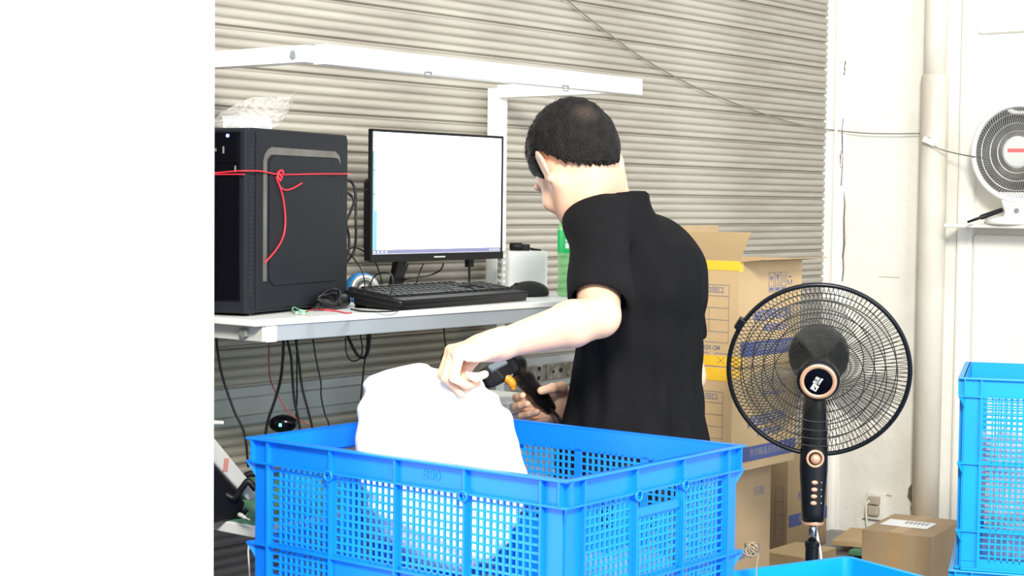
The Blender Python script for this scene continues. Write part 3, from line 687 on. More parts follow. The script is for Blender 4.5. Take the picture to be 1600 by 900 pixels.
cable('coiled_cable', 'thin black cord loop hanging beside the thicker cable loop', [P(540, 526, 3.74), P(541, 550, 3.74), P(548, 563, 3.74), P(560, 562, 3.74), P(566, 548, 3.74), P(563, 522, 3.74)], .0016, 'cable')
# glossy oval gadget
gc = P(442, 662, 3.62)
gd = thing('oval_gadget', 'glossy black oval gadget hanging low under the desk by the crate rim', 'gadget', gc)
g = MB(); mm = frame((0, 0, 0), (1, 0, 0), (0, 0, 1))@Matrix.Diagonal((1, .62, 1, 1)); g.lathe([(.01, -.022), (.026, -.018), (.031, -.006), (.030, .008), (.024, .016), (.008, .019)], 28, mm); g.build('shell', 'pc_gloss', gd, smooth=True)
MB().box(-.006, .0, -.0205, -.018, -.004, .003).build('glint', 'green_glint', gd)  # small glowing chip imitating the green-white reflection on the glossy shell
g = MB(); g.tube([(0.028, 0, .005), (.03, .0, .06), (.028, .01, .20)], .002, 6); g.build('cord', 'cable', gd)

# ================================================================ LOWER SHELF ITEMS
pr_ = thing('label_printer', 'light grey label printer with dark face leaning on the lower shelf at left', 'printer', W(-.02, .16, ZSH+.002), RZ)
g = MB(); g.prism([(-.24, .205), (-.035, .185), (-.022, .172), (.086, .060), (.088, .032), (.070, .034), (-.045, .145), (-.24, .150)], -.06, .09, MX); g.build('casing', 'lgrey', pr_, bevel=.004)
g = MB(); g.prism([(-.24, .0), (.055, .0), (.066, .030), (-.046, .143), (-.24, .148)], -.055, .085, MX); g.build('dark_body', 'black', pr_, bevel=.003)
MB().box(-.012, .0, -.0915, -.089, .100, .125, Matrix.Rotation(R(8), 4, 'Y')).build('button_panel', 'lip', pr_)
MB().box(-.10, -.005, -.08, .05, .19, .197, Matrix.Rotation(R(6), 4, 'Y')).build('lid', 'lgrey', pr_, bevel=.002)
for i, (lb, pts) in enumerate((('black cable heaped on the green shelf mat', [(330, 790), (345, 770), (365, 778), (380, 760), (388, 752), (400, 765)]),
        ('black cable lying flat in front of the printer', [(332, 800), (345, 792), (360, 800), (375, 806), (386, 796)]), ('black cable arching over the shelf heap', [(333, 770), (350, 745), (370, 752), (386, 742), (398, 740)]))):
    cable('shelf_cable', lb, [P(a, b, 3.30+.02*i) for a, b in pts], .007 if i != 1 else .005, 'cable', n=6)
cable('usb_plug', 'white cable plug lying on the green mat of the lower shelf', [P(374, 804, 3.25), P(378, 806, 3.24), P(383, 809, 3.23), P(390, 812, 3.22)], [.0045]*9+[.0036]*8+[.0016]*8, 'white_wire', 'plug')
cable('white_wire', 'thin white cord hanging beside the left corner of the big crate', [P(390, 845, 3.16), P(388, 860, 3.16), P(389, 880, 3.16), P(392, 930, 3.16)], .0018, 'white_wire')
wbx = thing('white_foam_box', 'plain white box on the lower shelf behind the man\'s right hand', 'box', W(.66, -.06, ZSH+.0025), RZ)
MB().box(0, .205, .0, .25, 0, .155).build('box_body', 'white_box', wbx, bevel=.004)
MB().box(-.003, .208, -.003, .253, .155, .185).build('lid', 'white_box', wbx, bevel=.004)
WBX = wbx

# ================================================================ CRATES
def crate(name, label, loc, rz, Lx, Ly, H, material, group=None, npx=4, npy=3, tiers=3, band=.042, plate=True, txt=None, tier_h=.150, low=False):
    t = thing(name, label, 'crate', loc, rz, group); th = .004
    hx, hy = Lx/2, Ly/2; out = .016
    rm = MB()
    for sx in (-1, 1): rm.box(sx*hx-(out if sx > 0 else 0) , sx*hx+(0 if sx > 0 else out), -hy, hy, H-.004, H)
    for sy in (-1, 1): rm.box(-hx, hx, sy*hy-(out if sy > 0 else 0), sy*hy+(0 if sy > 0 else out), H-.0041, H-.0001)
    rm.build('rim', material, t, bevel=.0015)
    ix, iy = hx-out, hy-out                     # wall plane
    pw = .042
    def wall(axis, sgn, L, n, openh):
        bd = MB(); g = MB(); rb = MB()
        base = iy if axis == 'x' else ix
        if axis == 'x': mm = Matrix.Rotation(0 if sgn < 0 else PI, 4, 'Z')
        else: mm = Matrix.Rotation(R(90) if sgn > 0 else R(-90), 4, 'Z')
        # local: face along x, outward -y at y=-base
        half = L; 
        def bx(B, x0, x1, y0, y1, z0, z1): B.box(x0, x1, -base-y1, -base-y0, z0, z1, mm)
        bx(bd, -half, half, 0, th, H-band, H)                              # smooth band
        bx(bd, -half, half, th, out-.002, H-band-.0035, H-band)            # flange under the band
        for z_ in [H-band-tier_h*(i+1) for i in range(tiers)]:
            if z_ > .02: bx(rb, -half, half, th, out-.004, z_-.002, z_+.002)
        bx(bd, -half, half, 0, out-.002, 0, .006); bx(bd, -half, half, 0, th, 0, .02)
        for s_ in (-1, 1):
            bx(bd, s_*half-(pw if s_ > 0 else 0), s_*half+(0 if s_ > 0 else pw), 0, th, .021, H-band)
            xr = s_*(half-pw+.004); bx(rb, xr-.0022, xr+.0022, th, out-.003, 0, H-.004)
        x0, x1 = -half+pw, half-pw; pwid = (x1-x0)/n
        for i in range(1, n):
            xr = x0+pwid*i; bx(rb, xr-.0022, xr+.0022, th, out-.003, 0, H-.004); bx(bd, xr-.008, xr+.008, 0, th, .021, H-band)
            if n == 3 or i != 2:
                rg = MB(); rg.ring((0, 0, 0), .0085, .0022, mm@Matrix.Translation((xr, -base-out+.0005, H-band-.006))@Matrix.Rotation(R(90), 4, 'X'), 20, 6)
                rg.lathe([(.0085, 0), (.0085, out-th)], 16, mm@Matrix.Translation((xr, -base-th, H-band-.006))@Matrix.Rotation(R(90), 4, 'X'), cap=False); rg.build('ring_boss', material, t, smooth=True)
        cell = .0142
        for i in range(n):
            a, b_ = x0+pwid*i, x0+pwid*(i+1); m_ = max(2, round((b_-a-.016)/cell)); cw = (b_-a-.016)/m_
            ztop = H-band
            if openh and i == n//2: 
                ztop = H-band-.030; bx(bd, a+.006, b_-.006, 0, th+.003, ztop-.014, ztop); ztop -= .014
            for tr_ in range(tiers+1):
                zt_ = H-band-tier_h*tr_ if tr_ else ztop; zb_ = max(H-band-tier_h*(tr_+1), .02)
                if zt_ <= zb_: continue
                if plate and axis == 'x' and tr_ == 1 and i in (1, 2): bx(bd, a, b_, 0, th, zb_, zt_); continue
                bx(bd, a, b_, 0, th, zb_, zb_+.006); bx(bd, a, b_, 0, th, zt_-.004, zt_)
                nr = max(2, round((zt_-zb_)/.0138)); rh = (zt_-zb_)/nr
                for k in range(1, nr): bx(g, a, b_, .0006, th-.0006, zb_+rh*k-.0019, zb_+rh*k+.0019)
                for k in range(1, m_): bx(g, a+.008+cw*k-.0019, a+.008+cw*k+.0019, 0, th, zb_, zt_)
        wp = bd.build('wall_panel', material, t); g.build('mesh_grid', 'blue_mesh' if material == 'blue_plastic' else 'sky_mesh', wp); rb.build('rib', material, t)
        return mm, base
    mm, base = wall('x', -1, ix, npx, False); wall('x', 1, ix, npx, False); wall('y', -1, iy, npy, True); wall('y', 1, iy, npy, True)
    b_ = MB(); b_.box(-ix, ix, -iy, iy, 0, .004); b_.build('crate_floor', material, t)
    if txt: text(txt, .024, Matrix.Translation((.076, -base-th-.0002, H-band/2-.002))@Matrix.Rotation(R(90), 4, 'X'), material, t, 'embossed_number', depth=.0012, sx=1.15)
    # corner gussets
    g = MB()
    for sx in (-1, 1):
        for sy in (-1, 1):
            for z_ in [H-band-.0035]+[H-band-tier_h*(i+1)-.002 for i in range(tiers) if H-band-tier_h*(i+1) > .03]:
                g = MB(); g.prism([(sx*ix, sy*iy), (sx*(hx-.002), sy*iy), (sx*(hx-.002), sy*(hy-.002)), (sx*ix, sy*(hy-.002))][::(1 if sx*sy > 0 else -1)], z_, z_+.004)
                d = Vector((sx, sy, 0)).normalized(); tn = Vector((-d.y, d.x, 0))
                q = Vector((sx*ix, sy*iy, 0)); e = Vector((sx*(hx-.003), sy*(hy-.003), 0))
                vs = [q+tn*.0015+Vector((0, 0, z_)), e+tn*.0015+Vector((0, 0, z_)), q+tn*.0015+Vector((0, 0, z_-.03)), q-tn*.0015+Vector((0, 0, z_)), e-tn*.0015+Vector((0, 0, z_)), q-tn*.0015+Vector((0, 0, z_-.03))]
                g.add(vs, [(0, 1, 2), (5, 4, 3), (0, 3, 4, 1), (1, 4, 5, 2), (2, 5, 3, 0)]); g.build('corner_gusset', material, t)
            g = MB(); q = Vector((sx*ix, sy*iy, 0)); g.box(min(q.x, sx*hx*.999), max(q.x, sx*hx*.999), q.y-.0015, q.y+.0015, H-band, H-.003); g.box(q.x-.0015, q.x+.0015, min(q.y, sy*hy*.999), max(q.y, sy*hy*.999), H-band, H-.003); g.build('corner_gusset', material, t)
    return t
CA = R(-38.5); cxd = Vector((math.cos(CA), math.sin(CA), 0)); cyd = Vector((-cxd.y, cxd.x, 0))
cc2 = Vector((.088, 2.60, 0)); CLx, CLy, CH = .727, .54, .72
cc = cc2-cxd*CLx/2+cyd*CLy/2
crate('big_crate', 'large deep blue mesh crate embossed 800 in the foreground with a white sheet', cc, CA, CLx, CLy, CH, 'blue_plastic', txt='800', tiers=4)

# things inside the big crate
def bag_blob(name, label, c, rad, material, rz, seed, h=.006, cat='bag', amp=.008, fr=70):
    c = Vector(c); rm = max(rad)+.03; s_ = SDF(c-Vector((rm,)*3), c+Vector((rm,)*3), h); rr = np.random.RandomState(seed)
    ax = ell_axes(rz); s_.rbox(c, ax, [r_*.55 for r_ in rad], min(rad)*.42, 0)
    x, y, z = s_.pts(); s_.g = s_.g+(amp*(np.sin(fr*x+rr.rand()*6+2*np.sin(fr*.6*z))+np.sin(fr*.8*y+rr.rand()*6+3*np.sin(fr*.5*x))+np.sin(fr*.9*z+rr.rand()*6+2*np.sin(fr*.4*y)))/2).astype(np.float32)
    t = s_.mesh(name, material, None); t.data.transform(Matrix.Translation(-c)); t.location = c; return tag(t, label, cat)
def inc(a, b, z): p = cc+cxd*a+cyd*b; return (p.x, p.y, z)
bag_blob('plastic_bag', 'clear crumpled bag in the left end of the big crate', inc(-.25, .05, .545), (.07, .10, .045), 'clear_bag', CA, 1)
bag_blob('plastic_bag', 'clear crumpled bag in the big crate near its short side', inc(.24, .06, .46), (.06, .12, .10), 'clear_bag', CA, 2)
bag_blob('plastic_bag', 'pale packed bag filling the bottom of the big crate', inc(0, 0, .17), (.30, .20, .15), 'clear_bag', CA, 3, h=.01)

# ================================================================ WHITE SHEET held by the man
sx_ = SDF((-.45, 2.85, .40), (.2, 3.4, .95), .0045)
outline = [(571, 592), (600, 581), (650, 574), (700, 580), (735, 592), (765, 608), (795, 642), (814, 690), (822, 740), (816, 790), (790, 850), (740, 880), (660, 880), (610, 850), (580, 790), (560, 730), (556, 680), (563, 630)]
Yc = 3.11
x, y, z = sx_.pts()
# polygon distance in the plane Y = Yc (world x-z), sheet folded to a thick pad
pg = [P(a, b, Yc) for a, b in outline]; pg = [(p.x, p.z) for p in pg]
X2 = x[:, :, 0][:, 0][:, None]; Z2 = z[0, 0][None, :]
d2 = np.full((X2.shape[0], Z2.shape[1]), 1e9); inside = np.zeros_like(d2, bool)
for i in range(len(pg)):
    (ax_, az_), (bx_, bz_) = pg[i], pg[(i+1) % len(pg)]
    ex, ez = bx_-ax_, bz_-az_; wx, wz = X2-ax_, Z2-az_; t = np.clip((wx*ex+wz*ez)/(ex*ex+ez*ez), 0, 1)
    d2 = np.minimum(d2, (wx-ex*t)**2+(wz-ez*t)**2)
    cnd = ((az_ > Z2) != (bz_ > Z2)); inside ^= cnd & (X2 < (bx_-ax_)*(Z2-az_)/(bz_-az_+1e-12)+ax_)
d2 = np.sqrt(d2); d2[inside] *= -1; d3 = d2[:, None, :]
yc = Yc+.25*(x+.12)*-.3+.015*np.sin(9*z+4*x)
fold = .0035*np.sin(60*x+18*np.sin(11*z)+40*(z-.9)**2)+.0018*np.sin(34*(x*.8+z*.7)+2)
q1 = d3+.028; q2 = np.abs(y-yc)-.030
dd_ = np.sqrt(np.maximum(q1, 0)**2+np.maximum(q2, 0)**2)+np.minimum(np.maximum(q1, q2), 0)-.028
sx_.g = (dd_+fold).astype(np.float32)
sx_.cone(P(730, 612, 3.12), .03, P(742, 592, 3.12), .010, .02)
so = sx_.mesh('white_sheet', 'foam', None); c_ = Vector((-.12, Yc, .45)); so.data.transform(Matrix.Translation(-c_)); so.location = c_
tag(so, 'bulky white folded sheet the man lifts out of the big blue crate', 'sheet')

# ================================================================ MAN
man = thing('person', 'dark-haired man in black shirt, back turned, holding a barcode scanner', 'person', (P(995, 600, 3.62).x, 3.62, 0))
F = Vector((-.80, .60, 0)); L = Vector((-.60, -.80, 0))     # facing, his left
Z = Vector((0, 0, 1))
tc = P(1000, 500, 3.62)
def TP(l, f, z): return Vector((tc.x, tc.y, 0))+L*l+F*f+Z*z
# joints
sL = P(934, 354, 3.48); eL = P(936, 494, 3.27); wL = P(776, 539, 3.07)
sR = P(1040, 396, 3.80); eR = P(1074, 588, 3.80); wR = P(892, 631, 3.745)
neckb = P(954, 332, 3.60); nk2 = P(922, 280, 3.57)
hc = P(899, 257, 3.535)                                    # centre of the head (ear level)
yaw = R(28); tl = R(43)
hf0 = Vector((-math.sin(yaw), math.cos(yaw), 0)); hl = Vector((-math.cos(yaw), -math.sin(yaw), 0))   # head facing / its left
hf = hf0*math.cos(tl)-Z*math.sin(tl); hu = hf0*math.sin(tl)+Z*math.cos(tl)
rl = R(6); hl, hu = hl*math.cos(rl)-hu*math.sin(rl), hu*math.cos(rl)+hl*math.sin(rl)
HS = 1.0
def H(l, f, u): return hc+(hl*l+hf*f+hu*u)*HS
hax = [hl, hf, hu]
B = SDF((-.32, 3.02, .66), (.52, 3.98, 1.42), .0026)
# skull, jaw
B.ell(H(0, -.012, .035), hax, (.077*HS, .097*HS, .088*HS), .0)
B.ell(H(0, .030, -.01), hax, (.066, .066, .085), .03)
B.ell(H(0, .058, -.075), hax, (.042, .040, .038), .035)
B.cone(H(.055, .0, -.045), .022, H(.018, .075, -.088), .018, .025); B.cone(H(-.055, .0, -.045), .022, H(-.018, .075, -.088), .018, .025)
B.ell(H(0, .088, -.095), hax, (.018, .014, .014), .02)     # chin
B.cone(H(0, .096, .010), .007, H(0, .106, -.028), .010, .015)            # nose
B.ell(H(.012, .100, -.032), hax, (.009, .010, .007), .008); B.ell(H(-.012, .100, -.032), hax, (.009, .010, .007), .008)
for s_ in (-1, 1):
    B.ell(H(.032*s_, .088, .022), hax, (.022, .012, .008), .015)          # brow
    B.ell(H(.032*s_, .096, .002), hax, (.015, .010, .010), .008, sub=True)  # eye socket
    B.ell(H(.030*s_, .082, .001), hax, (.013, .013, .011), .003)
    B.ell(H(.042*s_, .072, -.035), hax, (.022, .020, .020), .02)          # cheek
    # ear
    eax = [hl*s_, (hf*.9+hl*s_*-.2).normalized(), hu]
    ec = H(.079*s_, -.004, -.002)
    e1 = (hl*s_*.45-hf*.9).normalized(); e2 = hu; e3 = e1.cross(e2)
    B.ell(ec+hl*s_*(.008 if s_ > 0 else .013)-hf*.006, [e1, e3, e2], (.021, .006, .034), .006)
    B.ell(ec+hl*s_*.012-hf*.004+hu*.004+e3*(.004*1), [e1, e3, e2], (.012, .005, .021), .004, sub=True)
    B.ell(ec+hl*s_*.003+hf*.004-hu*.028, hax, (.006, .008, .010), .008)
B.ell(H(0, .098, -.058), hax, (.022, .010, .006), .006)   # lips
B.ell(H(0, .096, -.067), hax, (.018, .010, .006), .006)
# neck
B.cone(H(0, -.03, -.03), .049, neckb, .049, .03); B.cone(H(0, -.045, -.01), .042, neckb+Vector((0.005, .02, 0)), .046, .03); B.cone(H(.0, .0, -.06), .045, neckb+F*.045-Z*.05, .045, .03)
# upper chest and shoulders (under the shirt)
B.cone(neckb-Z*.05, .050, TP(0, .0, .88), .09, .03); B.cone(sL-Z*.03, .040, sR-Z*.02, .040, .03); B.ell(TP(0, -.01, .90), [L, F, Z], (.130, .080, .13), .03)
B.cone(TP(0, 0, .86), .095, TP(0, 0, .70), .10, .05)
# arms
def arm(s_, e, w_, r1=.050, r2=.041, r3=.043, r4=.026):
    B.cone(s_, r1, e, r2, .02); m_ = e.lerp(w_, .28); B.cone(e, r2, m_, r3, .010); B.cone(m_, r3, w_, r4, .015)
arm(sL, eL, wL, .052, .0410, .0430, .0255); arm(sR, eR, wR, .052, .040, .040, .027)
# hands
def hand(w_, Fd, Np, side, curls, thumb, spread=0, sc=1.0):
    Fd = Fd.normalized(); Np = (Np-Fd*Np.dot(Fd)).normalized(); T = (Np.cross(Fd) if side == 'L' else Fd.cross(Np)).normalized()
    hx = [Fd, T, Np]; tips = []
    B.ell(w_+Fd*.045*sc, hx, (.048*sc, .038*sc, .016*sc), .016); B.cone(w_-Fd*.01, .026, w_+Fd*.03*sc, .024, .02)
    B.ell(w_+Fd*.035*sc+T*.022*sc+Np*.008, hx, (.032, .018, .016), .012)
    B.ell(w_+Fd*.04*sc-T*.024*sc+Np*.006, hx, (.034, .014, .014), .012)
    lens = [(.044, .026, .021), (.048, .030, .022), (.045, .028, .022), (.036, .022, .019)]
    for i, (ln, cu) in enumerate(zip(lens, curls)):
        t_ = .029-.0195*i; b_ = w_+Fd*(.083-(.004 if i in (0, 2) else 0)-(.012 if i == 3 else 0))*sc+T*t_*sc
        B.cone(b_-Fd*.035*sc, .0105, b_, .0110, .006)
        a_ = 0; p = b_
        for j, (l_, c_) in enumerate(zip(ln, cu)):
            a_ += R(c_); d = Fd*math.cos(a_)+Np*math.sin(a_)+T*spread*(1.5-i)*.1; q = p+d.normalized()*l_*sc
            B.cone(p, .0100-.0009*j, q, .0092-.0009*j, .003); p = q
        tips.append(p)
    p = w_+Fd*.018*sc+T*.026*sc+Np*.008
    for (dl, dt, dn), l_, r_ in zip(thumb, (.042, .034, .027), (.0145, .0118, .0105)):
        q = p+(Fd*dl+T*dt+Np*dn).normalized()*l_*sc; B.cone(p, r_, q, r_*.86, .006); p = q
    tips.append(p); return tips
FdL = (P(712, 551, 3.035)-wL); NpL = Vector((.15, .12, -1))
tL = hand(wL, FdL, NpL, 'L', [(62, 62, 40), (66, 66, 40), (70, 70, 40), (76, 74, 40)], [(.75, .25, .7), (.6, -.35, .75), (.35, -.7, .55)])
FdR = (P(838, 636, 3.72)-P(893, 628, 3.745)); NpR = Vector((-.25, -.95, .12))
tR = hand(wR, FdR, NpR, 'R', [(14, 72, 12), (22, 74, 14), (30, 76, 16), (40, 78, 18)], [(.30, .22, .95), (.80, .0, .62), (1, -.10, .12)], sc=1.04)
body = B.mesh('body', 'skin', man, smooth=1)
body.data.transform(Matrix.Translation(-man.location))
# eyes, lips, brows as small parts on the face
for s_ in (-1, 1):
    g = MB(); g.lathe([(.001, -.0118), (.007, -.0095), (.0115, -.003), (.0118, .002), (.008, .009), (.001, .0118)], 16, frame(H(.031*s_, .084, .002)-man.location, hl, hu)@Matrix.Rotation(PI, 4, 'X')); eo = g.build('eye', 'eye', man, smooth=True)
    g = MB(); g.lathe([(.005, 0), (.001, .0012)], 14, frame(H(.031*s_, .0952, .002)-man.location, hu, hl)@Matrix.Rotation(0, 4, 'X')); g.build('iris', 'iris', eo)
    g = MB(); g.tube([H(.016*s_, .099, .022)-man.location, H(.032*s_, .100, .028)-man.location, H(.05*s_, .088, .022)-man.location], [.003, .0035, .002], 6); g.build('eyebrow', 'hair', man)
g = MB(); g.tube([H(-.022, .097, -.062)-man.location, H(0, .109, -.060)-man.location, H(.022, .097, -.062)-man.location], [.002, .0045, .002], 8); g.build('lips', 'lip', man, smooth=True)
# hair
hs = SDF(hc-Vector((.16, .16, .16)), hc+Vector((.16, .16, .17)), .0024)
hs.ell(H(0, -.012, .038), hax, (.0865, .107, .094), .0); hs.ell(H(0, -.035, .002), hax, (.078, .084, .085), .03); hs.ell(H(0, -.03, .070), hax, (.060, .068, .044), .03)
x, y, z = hs.pts()
def comp(e): return (x-hc.x)*e.x+(y-hc.y)*e.y+(z-hc.z)*e.z
l_, f_, u_ = comp(hl), comp(hf), comp(hu)
lin = np.interp(np.clip(f_, -.12, .12).ravel(), [-.12, -.09, -.07, -.05, -.03, -.01, .012, .022, .05, .065, .08, .12], [-.088, -.084, -.066, -.036, .012, .040, .040, -.012, .000, .055, .072, .08]).reshape(f_.shape) if f_.shape == (hs.n[0], hs.n[1], hs.n[2]) else None
ang = np.arctan2(l_, -f_)
edge = .006*np.sin(ang*46)+.005*np.sin(ang*71+1)+.004*np.sin(ang*23+2)
cut = (lin-u_)+edge*np.clip((-f_-.0)/.05, 0, 1)
hs.g = hs.g+(.0009*np.sin(ang*90+30*u_)+.0007*np.sin(230*l_+90*f_+70*u_)+.0006*np.sin(150*u_-110*l_)).astype(np.float32)
hs.g = np.maximum(hs.g, cut*.8).astype(np.float32)
skull = ((l_/.070)**2+((f_+.012)/.090)**2+((u_-.035)/.080)**2)**.5
hs.g = np.maximum(hs.g, (1-skull)*.08).astype(np.float32)
ho = hs.mesh('hair', 'hair', man, smooth=1, label='short black hair, thin at the crown'); ho.data.transform(Matrix.Translation(-man.location))
# loose strands at the nape and the crown
g = MB()
rs = random.Random(3)
def on_skull(a, el, r_=1.0):
    return Vector((.0865*r_*math.cos(el)*math.sin(a), -.012-.106*r_*math.cos(el)*math.cos(a), .036+.096*r_*math.sin(el)))
for i in range(520):
    a = rs.uniform(-1.25, 1.25); el = rs.uniform(-.95, -.45)
    if abs(a) > .9: el = rs.uniform(-.55, -.1)
    p0 = on_skull(a, el+.35, 1.0); p1 = on_skull(a+rs.uniform(-.05, .05), el+.12, 1.02); p2 = on_skull(a+rs.uniform(-.09, .09), el, 1.0+rs.uniform(-.01, .03)); p2.z -= .002
    g.tube([H(*p)-man.location for p in (p0, p1, p2)], [.0011, .0009, .0002], 3, cap=False)
for i in range(420):
    a = rs.uniform(-PI, PI); el = rs.uniform(.2, 1.4)
    if math.cos(a) < -.5 and el < .5: continue
    p0 = on_skull(a, el, 1.0); p1 = on_skull(a+rs.uniform(-.15, .15), el-.12, 1.03); p2 = on_skull(a+rs.uniform(-.25, .25), el-.25, 1.03+rs.uniform(0, .05))
    g.tube([H(*p)-man.location for p in (p0, p1, p2)], [.0009, .0008, .0002], 3, cap=False)
hm = M['hair'].node_tree; vd = hm.nodes.new('ShaderNodeVectorMath'); vd.operation = 'DISTANCE'; tcn = hm.nodes.new('ShaderNodeTexCoord')
hm.links.new(tcn.outputs['Object'], vd.inputs[0]); vd.inputs[1].default_value = P(914, 178, 3.47)-man.location
mr = hm.nodes.new('ShaderNodeMapRange'); mr.inputs['From Min'].default_value = .034; mr.inputs['From Max'].default_value = .006
mr.inputs['To Max'].default_value = .9
nn = hm.nodes.new('ShaderNodeTexNoise'); nn.inputs['Scale'].default_value = 55; mu = hm.nodes.new('ShaderNodeMath'); mu.operation = 'MULTIPLY'
mx = hm.nodes.new('ShaderNodeMix'); mx.data_type = 'RGBA'; b0 = hm.nodes['Principled BSDF']; src = b0.inputs['Base Color'].links[0].from_socket
hm.links.new(vd.outputs['Value'], mr.inputs['Value']); hm.links.new(mr.outputs[0], mu.inputs[0]); hm.links.new(nn.outputs['Fac'], mu.inputs[1])
hm.links.new(mu.outputs[0], mx.inputs['Factor']); hm.links.new(src, mx.inputs[6]); mx.inputs[7].default_value = (.10, .07, .055, 1)
hm.links.new(mx.outputs[2], b0.inputs['Base Color'])
so_ = g.build('hair_strands', 'hair', ho); so_['kind'] = 'stuff'
# neck cord
g = MB(); g.tube([p-man.location for p in spline([P(938, 310, 3.57), P(946, 303, 3.56), P(956, 298, 3.56), P(966, 297, 3.565), P(976, 302, 3.58)], 6)], .0012, 6); g.build('neck_cord', 'cable', man)
g = MB(); g.lathe([(.002, -.003), (.003, 0), (.002, .003)], 10, Matrix.Translation(P(966, 296, 3.56)-man.location)); g.build('cord_clasp', 'chrome', man)
# shirt
S = SDF((-.05, 3.25, .50), (.60, 4.10, 1.27), .0040)
Sx = [L, F, Z]
S.ell(TP(0, -.005, .93), Sx, (.158, .115, .19), 0)
S.cone(sL.lerp(neckb, .55)-Z*.030-F*.005, .062, sL-Z*.008, .054, .05); S.cone(sR.lerp(neckb, .6)-Z*.030, .064, sR-Z*.008, .056, .06)
S.ell(TP(0, -.030, 1.00), Sx, (.135, .095, .10), .06)
S.ell(TP(0, .01, .72), Sx, (.165, .125, .22), .07); S.ell(TP(0, .012, .60), Sx, (.180, .140, .16), .06)
S.cone(P(932, 350, 3.50), .048, P(985, 348, 3.56), .052, .05); S.cone(P(925, 345, 3.53), .040, neckb+Z*.02, .066, .04); S.cone(neckb-Z*.055, .074, neckb+Z*.045+Vector((.002, .0, 0)), .071, .03)
slv = sL.lerp(eL, .80); S.cone(sL, .060, slv+Vector((.004, 0, .0)), .066, .03)
slr = sR.lerp(eR, .62); S.cone(sR, .060, slr, .060, .03)
x, y, z = S.pts()
lx = (x-tc.x)*L.x+(y-tc.y)*L.y; fx = (x-tc.x)*F.x+(y-tc.y)*F.y
low = np.clip((1.05-z)/.3, 0, 1)
ang = np.arctan2(fx, lx)
S.g = (S.g+(.0050*np.sin(ang*9+1.5*np.sin(z*9))*low+.0028*np.sin(ang*17-z*14)*low+.0028*np.sin(45*z+20*lx)*np.clip((z-.95)*6, 0, 1)+.002*np.sin(60*z+12*x)*(1-low*.5))).astype(np.float32)
# cut: hem, neckline, sleeve openings
S.g = np.maximum(S.g, .535-z).astype(np.float32)
def plane_cut(pt, nrm, ctr, rad):                         # removes the part beyond the plane inside a ball
    nrm = Vector(nrm).normalized(); d = (x-pt.x)*nrm.x+(y-pt.y)*nrm.y+(z-pt.z)*nrm.z
    ball = np.sqrt((x-ctr.x)**2+(y-ctr.y)**2+(z-ctr.z)**2)-rad
    S.g = np.maximum(S.g, -np.maximum(-d, ball)).astype(np.float32)
plane_cut(P(955, 309, 3.54), (-.27, .28, 1), P(950, 275, 3.58), .12)
plane_cut(slv+(eL-sL).normalized()*.022+Vector((.0, 0, 0)), (eL-sL).normalized()+Vector((-.18, 0, -.1)), slv+(eL-sL).normalized()*.055, .085)
plane_cut(slr+(eR-sR).normalized()*.03, (eR-sR).normalized(), slr+(eR-sR).normalized()*.07, .075)
# hollow the sleeve and the neck so the cuffs have an edge
S.cone(sL.lerp(eL, .55), .050, eL, .055, .004, sub=True)
S.cone(sR.lerp(eR, .5), .045, eR, .047, .004, sub=True)
S.cone(neckb-Z*.005, .050, neckb+Z*.08, .0635, .003, sub=True)
sh_ = S.mesh('shirt', 'shirt', man, smooth=2, label='loose black short-sleeved shirt'); sh_.data.transform(Matrix.Translation(-man.location))
# trousers, shoes
T_ = SDF((-.45, 3.3, .0), (.62, 4.25, .66), .008)
hipL, hipR = TP(.09, .0, .58), TP(-.09, .0, .58); knL, knR = TP(.12, .22, .42), TP(-.12, .24, .42); anL, anR = TP(.12, .16, .11), TP(-.12, .18, .11)
T_.ell(TP(0, 0, .58), Sx, (.17, .125, .128), 0)
for h_, k_, a_ in ((hipL, knL, anL), (hipR, knR, anR)):
    T_.cone(h_, .085, k_, .060, .04); T_.cone(k_, .060, a_, .045, .03)
tr_ = T_.mesh('trousers', 'pants', man, smooth=2); tr_.data.transform(Matrix.Translation(-man.location))
for a_ in (anL, anR):
    s2 = SDF(a_-Vector((.22, .22, .12)), a_+Vector((.22, .22, .05)), .006); s2.cone(a_-Z*.07-F*.03, .038, a_-Z*.075+F*.14, .033, 0); s2.cone(a_-Z*.02, .04, a_-Z*.07, .04, .03)
    xx, yy_, zz_ = s2.pts(); s2.g = np.maximum(s2.g, .001-zz_).astype(np.float32); o = s2.mesh('shoe', 'shoe', man, smooth=1); o.data.transform(Matrix.Translation(-man.location))
stl = thing('stool', 'plain wooden stool under the seated man, mostly hidden', 'stool', TP(0, -.03, 0))
MB().lathe([(.105, .425), (.11, .43), (.11, .445), (.105, .450)], 28).build('seat', 'wood', stl)
for a in (45, 135, 225, 315):
    c_, s_ = math.cos(R(a)), math.sin(R(a)); MB().tube([(c_*.085, s_*.085, .426), (c_*.15, s_*.15, 0)], .014, 10).build('leg', 'wood', stl)

